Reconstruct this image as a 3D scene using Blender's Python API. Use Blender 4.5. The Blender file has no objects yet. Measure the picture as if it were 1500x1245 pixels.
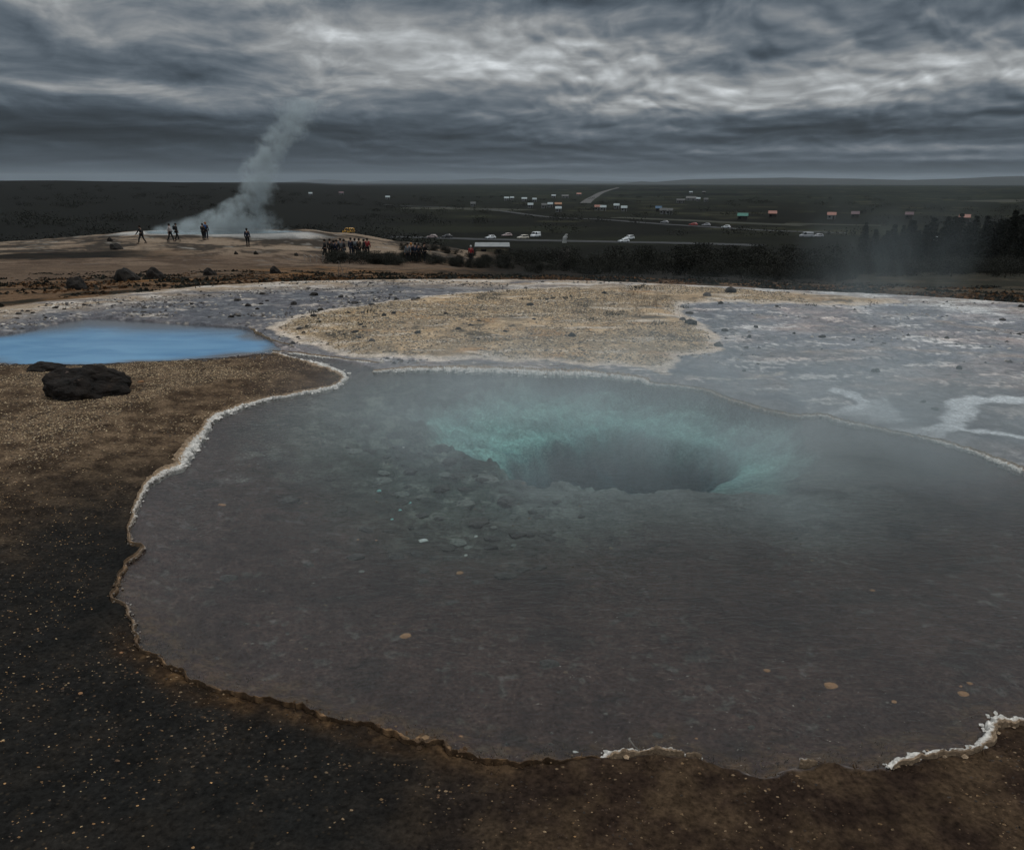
import bpy, bmesh, math, random
import numpy as np
from mathutils import Vector, Matrix

# ------------------------------------------------------------------ camera, sky, sun, exposure
C = bpy.context.scene
COL = C.collection
R = math.radians
EYE = 2.6
PITCH = math.atan(358.5 / 1133.0)
cam_d = bpy.data.cameras.new('camera'); cam = bpy.data.objects.new('camera', cam_d); COL.objects.link(cam)
cam.location = (0, 0, EYE); cam.rotation_euler = (math.pi/2 - PITCH, 0, 0)
cam_d.sensor_fit = 'HORIZONTAL'; cam_d.sensor_width = 36; cam_d.lens = 36*1133/1500
cam_d.clip_start = 0.05; cam_d.clip_end = 60000
C.camera = cam
C.view_settings.view_transform = 'Standard'; C.view_settings.look = 'None'
C.view_settings.exposure = 0.0; C.view_settings.gamma = 1
C.render.engine = 'CYCLES'
cy = C.cycles
cy.use_denoising = True
try: cy.denoiser = 'OPENIMAGEDENOISE'
except Exception: pass
cy.max_bounces = 6; cy.diffuse_bounces = 2; cy.glossy_bounces = 2; cy.transmission_bounces = 3
cy.volume_bounces = 0; cy.transparent_max_bounces = 12
cy.caustics_reflective = False; cy.caustics_refractive = False
cy.volume_step_rate = 1.0; cy.volume_max_steps = 128

SUN_EL, SUN_AZ = R(72), R(35)      # azimuth clockwise from +Y
sun_d = bpy.data.lights.new('sun', 'SUN'); sun = bpy.data.objects.new('sun', sun_d); COL.objects.link(sun)
sun_d.energy = 0.9; sun_d.angle = R(16); sun_d.color = (1.0, 0.95, 0.88)
sdir = Vector((math.sin(SUN_AZ)*math.cos(SUN_EL), math.cos(SUN_AZ)*math.cos(SUN_EL), math.sin(SUN_EL)))
sun.rotation_euler = sdir.to_track_quat('Z', 'Y').to_euler()

W = bpy.data.worlds.new('World'); C.world = W; W.use_nodes = True
class NT:
    def __init__(s, nt): s.nt = nt; nt.nodes.clear()
    def n(s, typ, **kw):
        nd = s.nt.nodes.new(typ)
        for k, v in kw.items(): setattr(nd, k, v)
        return nd
    def l(s, a, b): s.nt.links.new(a, b)
    def put(s, sock, v):
        if isinstance(v, (int, float)): sock.default_value = v
        elif isinstance(v, (tuple, list)):
            try: sock.default_value = v
            except Exception: sock.default_value = tuple(v)[:3]
        else: s.l(v, sock)
    def m(s, op, a, b=0.0, c=None, clamp=False):
        nd = s.n('ShaderNodeMath', operation=op); nd.use_clamp = clamp
        s.put(nd.inputs[0], a); s.put(nd.inputs[1], b)
        if c is not None: s.put(nd.inputs[2], c)
        return nd.outputs[0]
    def mix(s, f, a, b, blend='MIX'):
        nd = s.n('ShaderNodeMix', data_type='RGBA', blend_type=blend)
        s.put(nd.inputs[0], f); s.put(nd.inputs[6], a); s.put(nd.inputs[7], b)
        return nd.outputs[2]
    def noise(s, vec, scale, detail=4, rough=.5, dist=0.0, col=False):
        nd = s.n('ShaderNodeTexNoise')
        if vec is not None: s.l(vec, nd.inputs['Vector'])
        nd.inputs['Scale'].default_value = scale; nd.inputs['Detail'].default_value = detail
        nd.inputs['Roughness'].default_value = rough; nd.inputs['Distortion'].default_value = dist
        return nd.outputs['Color' if col else 'Fac']
    def ramp(s, f, stops, interp='LINEAR'):
        nd = s.n('ShaderNodeValToRGB'); s.put(nd.inputs[0], f)
        cr = nd.color_ramp; cr.interpolation = interp
        while len(cr.elements) < len(stops): cr.elements.new(0.5)
        for e, (p, c) in zip(cr.elements, stops):
            e.position = p; e.color = (c, c, c, 1) if isinstance(c, (int, float)) else tuple(c)+(1,)
        return nd.outputs[0]
    def mr(s, v, a, b, c=0.0, d=1.0, smooth=True):
        nd = s.n('ShaderNodeMapRange'); nd.interpolation_type = 'SMOOTHSTEP' if smooth else 'LINEAR'
        s.put(nd.inputs[0], v)
        for i, q in enumerate((a, b, c, d)): nd.inputs[i+1].default_value = q
        return nd.outputs[0]

def build_world():
    t = NT(W.node_tree)
    out = t.n('ShaderNodeOutputWorld'); bg = t.n('ShaderNodeBackground')
    sky = t.n('ShaderNodeTexSky'); sky.sky_type = 'NISHITA'; sky.sun_disc = False
    sky.sun_elevation = SUN_EL; sky.sun_rotation = SUN_AZ; sky.dust_density = 2.0
    tc = t.n('ShaderNodeTexCoord'); sp = t.n('ShaderNodeSeparateXYZ'); t.l(tc.outputs['Generated'], sp.inputs[0])
    x, y, z = sp.outputs
    az = t.m('MULTIPLY', t.m('ARCTAN2', x, y), 57.2958)
    el = t.m('MULTIPLY', t.m('ARCSINE', z), 57.2958)
    elc = t.m('MAXIMUM', el, 0.0)
    u = t.m('DIVIDE', az, 18.0)
    v = t.m('LOGARITHM', t.m('ADD', t.m('DIVIDE', elc, 3.0), 1.0), math.e)
    cb = t.n('ShaderNodeCombineXYZ'); t.l(u, cb.inputs[0]); t.l(v, cb.inputs[1]); cb.inputs[2].default_value = 3.1
    P = cb.outputs[0]
    # slow warp so that the layers swirl
    wn = t.noise(P, 1.3, 3, .5, 0, col=True)
    vs = t.n('ShaderNodeVectorMath', operation='SUBTRACT'); t.l(wn, vs.inputs[0]); vs.inputs[1].default_value = (.5, .5, .5)
    vm = t.n('ShaderNodeVectorMath', operation='MULTIPLY'); t.l(vs.outputs[0], vm.inputs[0]); vm.inputs[1].default_value = (.55, .25, .4)
    va = t.n('ShaderNodeVectorMath', operation='ADD'); t.l(P, va.inputs[0]); t.l(vm.outputs[0], va.inputs[1])
    Pw = va.outputs[0]
    def stretch(vec, sc, off=(0, 0, 0)):
        mp = t.n('ShaderNodeMapping'); t.l(vec, mp.inputs[0]); mp.inputs['Scale'].default_value = sc; mp.inputs['Location'].default_value = off
        return mp.outputs[0]
    big = t.noise(stretch(Pw, (1.0, 2.2, 1), (2.3, 1.7, 0)), 1.6, 6, .55, .3)
    st1 = stretch(Pw, (1.1, 2.0, 1))
    f1 = t.noise(st1, 2.2, 7, .56, .35)
    f2 = t.noise(stretch(Pw, (1.1, 2.0, 1), (0.03, 0.11, 0.0)), 2.2, 7, .56, .35)
    emb = t.m('SUBTRACT', f1, f2)
    st2 = stretch(Pw, (.75, 6.0, 1), (5, 2, 0))
    wisp = t.noise(st2, 2.6, 6, .58, .35)
    # the right half of the overcast is lumpier, the left more combed out
    lump = t.noise(stretch(Pw, (2.4, 2.6, 1), (1.2, 0, 4)), 2.3, 4, .5, .2)
    lump2 = t.noise(stretch(Pw, (2.4, 2.6, 1), (1.25, .13, 4)), 2.3, 4, .5, .2)
    embl = t.m('SUBTRACT', lump, lump2)
    rightness = t.mr(az, -16, 6)
    # rounded billows lit from above
    def puff(off):
        sv = stretch(Pw, (3.4, 3.9, 1), off); tot = 0.0
        for k, (sc, am) in enumerate(((1.0, 1.0), (2.1, .5), (4.3, .25))):
            n_ = t.noise(sv, sc, 0, .5, 0)
            tot = t.m('ADD', tot, t.m('MULTIPLY', t.m('SQRT', t.m('ADD', t.m('POWER', t.m('ABSOLUTE', t.m('SUBTRACT', n_, .5)), 2.0), .0016)), am))
        return tot
    pf = t.m('SUBTRACT', puff((0, 0, 0)), puff((.03, .16, 0)))
    # base luminance by elevation
    nrm = t.m('DIVIDE', elc, 90.0)
    nrm = t.m('POWER', nrm, 0.5)
    def ep(px): return math.sqrt(max(0, (264-px)*0.0470)/90)
    base = t.ramp(nrm, [(0, .078), (ep(248), .056), (ep(205), .056), (ep(168), .105), (ep(110), .175), (ep(50), .17), (ep(0), .135), (math.sqrt(20/90), .42), (math.sqrt(45/90), .66), (1.0, .95)])
    acc = base
    # wander for the broad light and dark patches
    ws = t.n('ShaderNodeSeparateColor'); t.l(t.noise(P, 2.4, 5, .6, 0, col=True), ws.inputs[0])
    azw = t.m('ADD', az, t.m('MULTIPLY', t.m('SUBTRACT', ws.outputs[0], .5), 8.0))
    elw = t.m('ADD', el, t.m('MULTIPLY', t.m('SUBTRACT', ws.outputs[1], .5), t.mr(el, 0, 5, 0.4, 2.8)))
    blobs = [(620, 88, 125, 22, .24), (500, 130, 120, 16, .08), (150, 52, 130, 22, .07), (400, 20, 200, 14, .05), (950, 14, 200, 10, .0), (215, 148, 80, 9, .14), (310, 118, 60, 16, -.11),
             (800, 105, 80, 28, .11), (1010, 148, 140, 20, .20), (1180, 150, 90, 14, .08), (1105, 95, 50, 16, -.11), (900, 28, 150, 12, -.08),
             (1430, 130, 90, 20, .16), (1220, 140, 80, 20, .10), (1000, 95, 200, 25, .04), (1370, 60, 150, 25, -.06), (100, 190, 200, 18, -.05),
             (1330, 223, 230, 6, .10), (1420, 237, 160, 2.5, .10), (820, 243, 130, 2.5, .06), (1150, 259, 300, 2.0, .06),
             (870, 192, 90, 9, .05), (430, 165, 110, 10, .06), (620, 232, 200, 3, .02), (60, 110, 60, 25, -.05), (1180, 180, 90, 14, -.05)]
    for (bx, by, sx, sy, amp) in blobs:
        ba = math.degrees(math.atan((bx-750)/1188)); be = (264-by)*0.0470
        da = t.m('DIVIDE', t.m('SUBTRACT', azw, ba), sx*0.047)
        de = t.m('DIVIDE', t.m('SUBTRACT', elw if by < 210 else t.m('ADD', el, t.m('MULTIPLY', t.m('SUBTRACT', ws.outputs[1], .5), .9)), be), sy*0.047)
        q = t.m('ADD', t.m('MULTIPLY', da, da), t.m('MULTIPLY', de, de))
        g = t.m('EXPONENT', t.m('MULTIPLY', q, -0.5))
        acc = t.m('ADD', acc, t.m('MULTIPLY', g, amp))
    acc = t.m('MAXIMUM', acc, 0.03)
    # texture factor
    tex = t.m('ADD', 1.0, t.m('MULTIPLY', t.m('SUBTRACT', big, .5), .7))
    tex = t.m('ADD', tex, t.m('MULTIPLY', t.m('MULTIPLY', emb, 3.6), t.m('SUBTRACT', 1.0, t.m('MULTIPLY', rightness, .5))))
    tex = t.m('ADD', tex, t.m('MULTIPLY', t.m('MULTIPLY', embl, 1.9), t.m('ADD', rightness, .15)))
    tex = t.m('ADD', tex, t.m('MULTIPLY', t.m('SUBTRACT', wisp, .5), .62))
    tex = t.m('ADD', tex, t.m('MULTIPLY', t.m('MULTIPLY', t.m('MULTIPLY', pf, 3.2), t.m('MULTIPLY', t.mr(el, 11, 7.5, .35, 1), t.mr(el, 1.0, 4.5, .45, 1))), t.m('ADD', t.m('MULTIPLY', rightness, .85), .15)))
    tex = t.m('EXPONENT', t.m('MULTIPLY', t.m('SUBTRACT', tex, 1.0), .85))
    calm = t.mr(el, 0.0, 2.6, .35, 1.0)
    tex = t.m('ADD', 1.0, t.m('MULTIPLY', t.m('SUBTRACT', tex, 1.0), calm))
    lum = t.m('MULTIPLY', acc, tex)
    tint = t.mix(t.mr(lum, .04, .30), (.74, .97, 1.22, 1), (.95, 1.0, 1.03, 1))
    mul = t.n('ShaderNodeVectorMath', operation='SCALE'); t.l(tint, mul.inputs[0]); t.l(t.m('MULTIPLY', lum, 10.0), mul.inputs['Scale'])
    # a little of the clear sky above filters through the overcast
    mixed = t.mix(0.985, sky.outputs[0], mul.outputs[0])
    below = t.mr(el, -1.2, -.2, 0, 1)
    mixed = t.mix(below, (.35, .42, .48, 1), mixed)
    t.l(mixed, bg.inputs[0]); bg.inputs[1].default_value = 0.1
    t.l(bg.outputs[0], out.inputs[0])
build_world()

# ------------------------------------------------------------------ maths helpers
rnd = random.Random(7)
rg = np.random.RandomState(11)
cp, spn = math.cos(PITCH), math.sin(PITCH)
def ray(px, py):
    X, Y = (px-750.0), 1133.0; Z = -(py-622.5)
    return np.array([X, Y*cp + Z*spn, -Y*spn + Z*cp])
def gp(px, py, z=0.0):
    d = ray(px, py); t = (z-EYE)/d[2]
    return np.array([d[0]*t, d[1]*t, z])
def tandep(px, py):
    d = ray(px, py); return -d[2]/math.hypot(d[0], d[1])
def azpx(px, py=350):
    d = ray(px, py); return math.atan2(d[0], d[1])

def _hash(ix, iy, seed):
    h = (ix*374761393 + iy*668265263 + seed*1442695041) & 0xffffffff
    h = ((h ^ (h >> 13))*1274126177) & 0xffffffff
    return (h ^ (h >> 16)) & 0xffffffff
def pnoise(x, y, seed=0):
    x = np.asarray(x, float); y = np.asarray(y, float)
    ix = np.floor(x).astype(np.int64); iy = np.floor(y).astype(np.int64)
    fx = x-ix; fy = y-iy
    def g(ax, ay):
        a = _hash(ix+ax, iy+ay, seed)/4294967296.0*6.2831853
        return np.cos(a)*(fx-ax)+np.sin(a)*(fy-ay)
    u = fx*fx*fx*(fx*(fx*6-15)+10); v = fy*fy*fy*(fy*(fy*6-15)+10)
    return ((g(0,0)*(1-u)+g(1,0)*u)*(1-v)+(g(0,1)*(1-u)+g(1,1)*u)*v)*1.5
def fbm(x, y, o=4, seed=0, gain=.5):
    s = 0; a = 1.0; n = 0
    for i in range(o):
        s = s+a*pnoise(x*2**i+17.3*i, y*2**i+9.1*i, seed+i); n += a; a *= gain
    return s/n
def ss(a, b, x):
    t = np.clip((x-a)/(b-a), 0, 1); return t*t*(3-2*t)
def smooth_poly(pts, closed=True, n=6):
    P = [np.array(p, float) for p in pts]; out = []; L = len(P)
    rngi = range(L if closed else L-1)
    for i in rngi:
        if closed: p0, p1, p2, p3 = P[i-1], P[i], P[(i+1) % L], P[(i+2) % L]
        else: p0, p1, p2, p3 = P[max(i-1, 0)], P[i], P[i+1], P[min(i+2, L-1)]
        for k in range(n):
            t = k/n
            out.append(.5*((2*p1)+(-p0+p2)*t+(2*p0-5*p1+4*p2-p3)*t*t+(-p0+3*p1-3*p2+p3)*t**3))
    if not closed: out.append(P[-1])
    return np.array(out)
def sdpoly(x, y, poly):
    """signed distance, negative inside"""
    d = np.full(x.shape, 1e9); ins = np.zeros(x.shape, bool)
    n = len(poly)
    for i in range(n):
        ax, ay = poly[i][:2]; bx, by = poly[(i+1) % n][:2]
        ex, ey = bx-ax, by-ay; L2 = ex*ex+ey*ey+1e-12
        t = np.clip(((x-ax)*ex+(y-ay)*ey)/L2, 0, 1)
        dd = (x-ax-t*ex)**2+(y-ay-t*ey)**2
        np.minimum(d, dd, out=d)
        c = ((ay > y) != (by > y)) & (x < (bx-ax)*(y-ay)/(by-ay+1e-15)+ax)
        ins ^= c
    d = np.sqrt(d)
    return np.where(ins, -d, d)
def dline(x, y, line):
    d = np.full(x.shape, 1e9)
    for i in range(len(line)-1):
        ax, ay = line[i][:2]; bx, by = line[i+1][:2]
        ex, ey = bx-ax, by-ay; L2 = ex*ex+ey*ey+1e-12
        t = np.clip(((x-ax)*ex+(y-ay)*ey)/L2, 0, 1)
        np.minimum(d, (x-ax-t*ex)**2+(y-ay-t*ey)**2, out=d)
    return np.sqrt(d)
def PX(pts, z=0.0): return [gp(a, b, z)[:2] for a, b in pts]

# ------------------------------------------------------------------ outlines on the terrace (world metres)
MAIN = smooth_poly(PX([(556,545),(535,536),(500,529),(465,524),(440,520),(418,519),(402,519),(430,527),(462,536),(492,546),(503,555),(490,567),(452,576),(400,584),(345,600),(312,615),
    (292,640),(272,662),(262,684),(236,694),(214,714),(203,738),(190,775),(188,798),(206,806),(186,830),(164,880),(186,892),(206,950),(240,966),(282,1002),(350,1018),
    (384,1030),(450,1046),(540,1064),(600,1086),(640,1086),(672,1106),(760,1122),(880,1112),(940,1108),(988,1112),(1030,1123),(1100,1130),(1180,1124),(1250,1128),(1312,1123),
    (1380,1106),(1440,1090),(1482,1066),(1530,1054),(1700,1010),(1950,930),(2050,820),(1850,775),(1700,745),(1600,722),(1500,692),(1400,656),(1300,633),(1210,613),(1150,608),(1080,591),(1040,576),(960,562),
    (900,553),(800,547),(700,543),(620,542)]), True, 4)
BLUE = smooth_poly(PX([(-260,515),(-120,530),(0,533),(100,535),(200,531),(300,526),(370,520),(402,517),(412,512),(395,500),(362,483),(300,477),(200,470),(130,467),(85,474),(20,488),(-60,496),(-180,502)]), True, 4)
TAN = smooth_poly(PX([(420,470),(480,457),(600,440),(700,430),(850,422),(950,420),(1060,424),(1200,434),(1320,442),(1260,450),(1120,446),(1010,447),(1002,462),(1040,485),(1055,517),(1000,526),(985,545),(960,547),(900,540),(800,534),(700,532),(560,527),(500,520),(450,508),(408,495),(400,481)]), True, 4)
LEFT = np.array(PX([(-300,533),(0,533.5),(200,532),(330,525),(400,518.5),(430,523),(470,532),(508,553),(560,600),(560,1060),(860,1122)])+[np.array(p) for p in [(.7,2.0),(.7,-4),(-40,-4),(-40,9)]])
BASIN = smooth_poly(PX([(600,610),(680,585),(780,570),(900,563),(1040,580),(1150,625),(1190,680),(1150,720),(1080,714),(1000,718),(930,716),(870,709),(820,700),(775,705),(742,695),(722,668),(690,662),(640,640)], -.2), True, 4)
VENT = smooth_poly(PX([(742,697),(752,672),(790,652),(850,643),(905,636),(960,648),(1020,662),(1064,678),(1078,700),(1040,716)], -.55)+PX([(1000,719),(930,717),(870,710),(820,701),(775,705)], -.42), True, 4)
STREAM1 = smooth_poly(PX([(1300,632),(1345,637),(1385,630),(1402,612),(1408,598),(1440,589),(1500,590),(1620,596),(1800,590),(2100,604)]), False, 6)
STREAM2 = smooth_poly(PX([(1390,634),(1430,637),(1500,644),(1600,652),(1800,668),(2000,672)]), False, 4)
STREAM3 = smooth_poly(PX([(1212,612),(1240,606),(1262,598),(1255,585),(1228,576)]), False, 5)
FAN = PX([(1262,598),(1290,585),(1312,600),(1320,622),(1270,618),(1215,613)])
STREAK4 = smooth_poly(PX([(1190,520),(1290,515),(1400,520),(1560,532)]), False, 4)
STREAK5 = smooth_poly(PX([(1380,476),(1450,486),(1560,500)]), False, 4)
STREAK6 = smooth_poly(PX([(1003,553),(1060,560),(1150,549)]), False, 4)
TEDGE_PX = [(-700,520),(-300,475),(-100,464),(0,455),(60,446),(120,441),(200,432),(300,421),(400,415),(600,411),(720,411),(850,413),(1000,419),(1150,427),(1300,433),(1500,447),(1800,468),(2200,510)]
te_az = np.array([azpx(a, b) for a, b in TEDGE_PX]); te_r = np.array([EYE/tandep(a, b) for a, b in TEDGE_PX])
def edge_r(az): return np.interp(az, te_az, te_r)

# profile of the slope beyond the terrace: (distance, height seen)
def zy(px, r, y): return EYE-r*tandep(px, y)
PL = -19.4
COLS = {
 -900: [(24,None,-.9),(45,None,-2.2),(70,None,-3.8),(100,None,-4.8),(150,None,-12),(250,None,PL),(1500,None,2),(3500,None,-12),(9000,None,PL)],
 0:   [(24,432),(45,394),(60,384),(70,373),(88,360),(100,352),(110,None,-5.2),(150,None,-12.5),(250,None,PL),(600,None,-13),(1500,265),(1800,264.8),(3500,None,-12),(9000,None,PL)],
 100: [(24,424),(45,394),(60,383),(75,366),(88,353),(100,345),(110,None,-5),(150,None,-12.5),(250,None,PL),(600,None,-13),(1500,264.5),(1800,265),(3500,None,-12),(9000,None,PL)],
 200: [(24,417),(45,394),(60,382),(78,359),(88,345),(97,336.5),(110,None,-4.4),(150,None,-12.5),(250,None,PL),(600,None,-13),(1500,266),(1800,266),(3500,None,-12),(9000,None,PL)],
 300: [(24,414),(45,394),(60,382),(78,359),(84,346),(96,334.5),(108,None,-4.2),(150,None,-12.5),(250,None,PL),(600,None,-14),(1500,267.5),(1800,267.5),(3500,None,-14),(9000,None,PL)],
 400: [(24,411),(45,395),(60,383),(78,360),(86,345),(96,335),(108,None,-4.2),(150,None,-12.5),(250,None,PL),(600,None,-15),(1800,None,-6),(2600,268.5),(5000,None,-16),(9000,None,PL)],
 450: [(24,410),(45,396),(62,384),(78,360),(86,346),(96,332.5),(106,None,-4.4),(150,None,-12.5),(250,None,PL),(600,None,-17),(2600,269.5),(5000,None,-16),(9000,None,PL)],
 500: [(24,410),(45,397),(64,383),(78,362),(86,350),(96,338),(106,None,-4.9),(150,None,-13),(240,None,PL),(600,None,-18),(2600,None,-13),(9000,None,PL)],
 600: [(24,409),(45,399),(66,383),(80,367),(95,353),(103,None,-5.6),(150,None,-14),(220,None,PL),(900,None,PL),(3000,None,-20),(9000,None,PL)],
 720: [(24,409),(45,402),(70,390),(88,376),(100,367.5),(110,None,-7.5),(150,None,-14.5),(210,None,PL),(900,None,PL),(9000,None,PL)],
 850: [(24,409),(45,404),(80,398),(120,390),(150,None,-15.5),(200,None,PL),(900,None,PL),(9000,None,PL)],
 1000:[(24,414),(45,408),(80,402),(130,396),(200,None,PL),(900,None,PL),(9000,None,PL)],
 1200:[(24,424),(45,414),(80,405),(130,398),(200,None,PL),(900,None,PL),(9000,None,PL)],
 1500:[(20,440),(30,430),(50,417),(90,406),(130,400),(200,None,PL),(900,None,PL),(9000,None,PL)],
 2400:[(20,None,-.3),(50,None,-3.5),(90,None,-8),(200,None,PL),(900,None,PL),(9000,None,PL)],
}
lr_k = np.linspace(math.log(12), math.log(30000), 420)
col_az = []; col_tab = []
for px, rows in COLS.items():
    az = azpx(px, 350)
    er = float(edge_r(az))
    rr = [12, er]; zz = [0.0, 0.0]
    for row in rows:
        r = row[0]
        if r <= er+.8: continue
        z = row[2] if row[1] is None else zy(px, r, row[1])
        rr.append(r); zz.append(z)
    if px >= 500:
        rr[-1] = 3500; zz[-1] = PL-2; rr += [6000, 9000]; zz += [-31.0, -46.0]
    rr.append(30000); zz.append(-90.0)
    zz = np.interp(lr_k, np.log(rr), zz)
    # interpolate linearly in r between knots (not log r)
    zl = np.interp(np.exp(lr_k), rr, np.interp(np.log(rr), lr_k, zz))
    ker = np.array([1, 2, 3, 2, 1.])/9
    zs = np.convolve(np.pad(zl, 2, mode='edge'), ker, 'valid')
    col_az.append(az); col_tab.append(zs)
col_az = np.array(col_az); col_tab = np.array(col_tab)
o_ = np.argsort(col_az); col_az = col_az[o_]; col_tab = col_tab[o_]
def base_far(x, y):
    r = np.hypot(x, y); az = np.clip(np.arctan2(x, y), col_az[0], col_az[-1]-1e-6)
    i = np.clip(np.searchsorted(col_az, az, side='right')-1, 0, len(col_az)-2)
    f = (az-col_az[i])/(col_az[i+1]-col_az[i]); f = f*f*(3-2*f)*.5+f*.5
    k = (np.log(np.maximum(r, 12.001))-lr_k[0])/(lr_k[1]-lr_k[0]); k = np.clip(k, 0, len(lr_k)-1.001)
    k0 = k.astype(int); kf = k-k0
    a = col_tab[i, k0]*(1-kf)+col_tab[i, k0+1]*kf
    b = col_tab[i+1, k0]*(1-kf)+col_tab[i+1, k0+1]*kf
    return a*(1-f)+b*f
MP = np.array([math.sin(azpx(318, 340))*89.5, math.cos(azpx(318, 340))*89.5]); MPZ = EYE-89.5*tandep(318, 340.0)
def fields(x, y):
    """height plus all the masks"""
    r = np.hypot(x, y); az = np.arctan2(x, y)
    er = edge_r(az)
    z = np.zeros(x.shape)
    F = {k: np.zeros(x.shape) for k in ('dM', 'dB', 'dT', 'dBas', 'dV')}
    for k in F: F[k][:] = 99.0
    nr = (r < 27) & (y > -3)
    xn, yn = x[nr], y[nr]
    wx = xn+.05*fbm(xn*3, yn*3, 4, 3)+.012*fbm(xn*14, yn*14, 2, 13); wy = yn+.08*fbm(xn*3+9, yn*3, 4, 4)+.02*fbm(xn*12, yn*12, 2, 14)
    dM = sdpoly(wx, wy, MAIN); dB = sdpoly(wx, wy, BLUE)
    wx2 = xn+.22*fbm(xn*1.6, yn*1.6, 5, 5, .6); wy2 = yn+.4*fbm(xn*1.4+9, yn*1.4, 5, 6, .6)
    dT = sdpoly(wx2, wy2, TAN)
    wx3 = xn+.16*fbm(xn*2.2, yn*2.2, 5, 7, .6); wy3 = yn+.25*fbm(xn*2.2+9, yn*2.2, 5, 8, .6)
    dBas = sdpoly(wx3, wy3, BASIN); dV = sdpoly(xn*.6+wx3*.4, yn*.6+wy3*.4, VENT)
    F['dM'][nr] = dM; F['dB'][nr] = dB; F['dT'][nr] = dT; F['dBas'][nr] = dBas; F['dV'][nr] = dV
    F['wx2'] = np.array(x, float); F['wy2'] = np.array(y, float); F['wx2'][nr] = wx2; F['wy2'][nr] = wy2
    # left land = everything west/south-west of the pool and near side of the blue pool
    dL = np.full(x.shape, 99.); q_ = (r < 60)
    dL[q_] = sdpoly(x[q_]+.03*fbm(x[q_]*3, y[q_]*3, 3, 21), y[q_]+.05*fbm(x[q_]*3, y[q_]*3, 3, 22), LEFT)
    left = ss(.06, -.06, dL)
    # (tongue runs east as far as the pool's own shore)
    F['left'] = left
    land = .016+.02*ss(.0, .35, np.minimum(F['dM'], F['dB']))
    land += .012*fbm(x*2.5, y*2.5, 4, 31)+.004*fbm(x*12, y*12, 3, 32)
    land += left*(.09*ss(.1, 1.3, F['dM'])*ss(.2, 3.0, F['dB'])+.012*fbm(x*6, y*6, 4, 33))
    land += .05*ss(.1, -.8, F['dT'])+.03*np.maximum(0, fbm(x*1.1, y*1.1, 4, 35))*ss(.3, -.5, F['dT'])
    # low bands and knobs of sinter on the flats
    flat = (1-left)*ss(-.0, .5, F['dT'])
    rid = 1-np.abs(fbm(x*1.3+2, y*1.0, 4, 37))*2.2
    land += flat*(.018*np.clip(rid, 0, 1)**4)
    land = np.maximum(land, .012)
    dM = F['dM']
    bed = -.035-.09*ss(0, .35, -dM)-.10*ss(.3, 2.2, -dM)+.012*fbm(x*3, y*3, 4, 41)+.02*fbm(x*1.1, y*1.1, 3, 42)
    # rough broken shelf on the west and near side of the vent
    shelf = ss(2.3, .2, F['dBas'])*ss(1.9, -.2, x-.35*(y-7))
    cob = 1-2.2*np.abs(fbm(x*2.6, y*3.2, 3, 46)); F['cob'] = cob*shelf
    bed += shelf*(.09*np.round(fbm(x*1.8, y*2.4, 4, 43)*2.6)/2.6*1.2+.03*fbm(x*8, y*8, 3, 44)-.04*np.clip(cob, 0, 1)**3)
    tb = np.clip(-F['dBas'], 0, 9); tv = np.clip(F['dV'], 0, 9)
    ring = tb/(tb+tv+1e-3)
    fun = -.36*ring**.7-.03*fbm(x*2, y*3, 4, 45)*ring
    fun += -.75*ss(.06, -.40, F['dV']+.06*fbm(x*3, y*3, 3, 47))
    bed = bed+np.where(F['dBas'] < 0, fun, 0)
    bed = np.minimum(bed, -.02)
    tM = ss(.03, -.05, dM)
    zn = land*(1-tM)+bed*tM
    tBl = ss(.03, -.06, F['dB'])
    zn = zn*(1-tBl)+(-.12)*tBl
    nearw = ss(1.0, -.5, r-er)
    zf = base_far(x, y)
    mound = ss(40, 60, r)*ss(118, 95, r)*ss(azpx(760), azpx(640), az)
    zf = zf+ss(0, 6, r-er)*(.10*fbm(x*.35, y*.35, 5, 51)+.05*fbm(x*1.3, y*1.3, 3, 52))
    zf = zf+mound*(.20*fbm(x*.10, y*.16, 5, 53)+.10*np.round(fbm(x*.16, y*.2, 4, 54)*4)/4)
    amp = .5*ss(200, 600, r)+1.6*ss(800, 4500, r)
    zf = zf+amp*fbm(x/260, y/420, 4, 55)
    q = np.hypot((x-MP[0])/8.2, (y-MP[1])/3.6); fl = ss(1.5, .95, q)
    zf = zf*(1-fl)+(MPZ-.03)*fl
    z = zn*nearw+zf*(1-nearw)
    F['edge'] = r-er; F['r'] = r; F['az'] = az; F['mound'] = mound; F['mp'] = q; F['tM'] = tM; F['shelf'] = shelf; F['ring'] = ring; F['rid'] = rid
    return z, F
def height(x, y):
    z, _ = fields(np.array([float(x)]), np.array([float(y)])); return float(z[0])
def at(px, r, dz=0.0):
    """ground point at distance r in the direction of an image column"""
    yy = r; xx = 0
    for _ in range(4):
        z = height(xx, yy)
        dep = yy*cp-(z-EYE)*spn
        xx = (px-750)/1133*dep; xx = max(-r*.98, min(r*.98, xx)); yy = math.sqrt(max(r*r-xx*xx, .01))
    return Vector((xx, yy, height(xx, yy)+dz))
def hit(px, py, rmin=1.5, rmax=6000):
    """first ground point seen along a line of sight"""
    d = ray(px, py); d = d/math.hypot(d[0], d[1])
    rr = np.exp(np.linspace(math.log(rmin), math.log(rmax), 1500))
    z, _ = fields(d[0]*rr, d[1]*rr)
    below = np.nonzero(EYE+d[2]*rr < z)[0]
    k = below[0] if len(below) else len(rr)-1
    r = rr[k]
    return Vector((d[0]*r, d[1]*r, z[k]))

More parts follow.
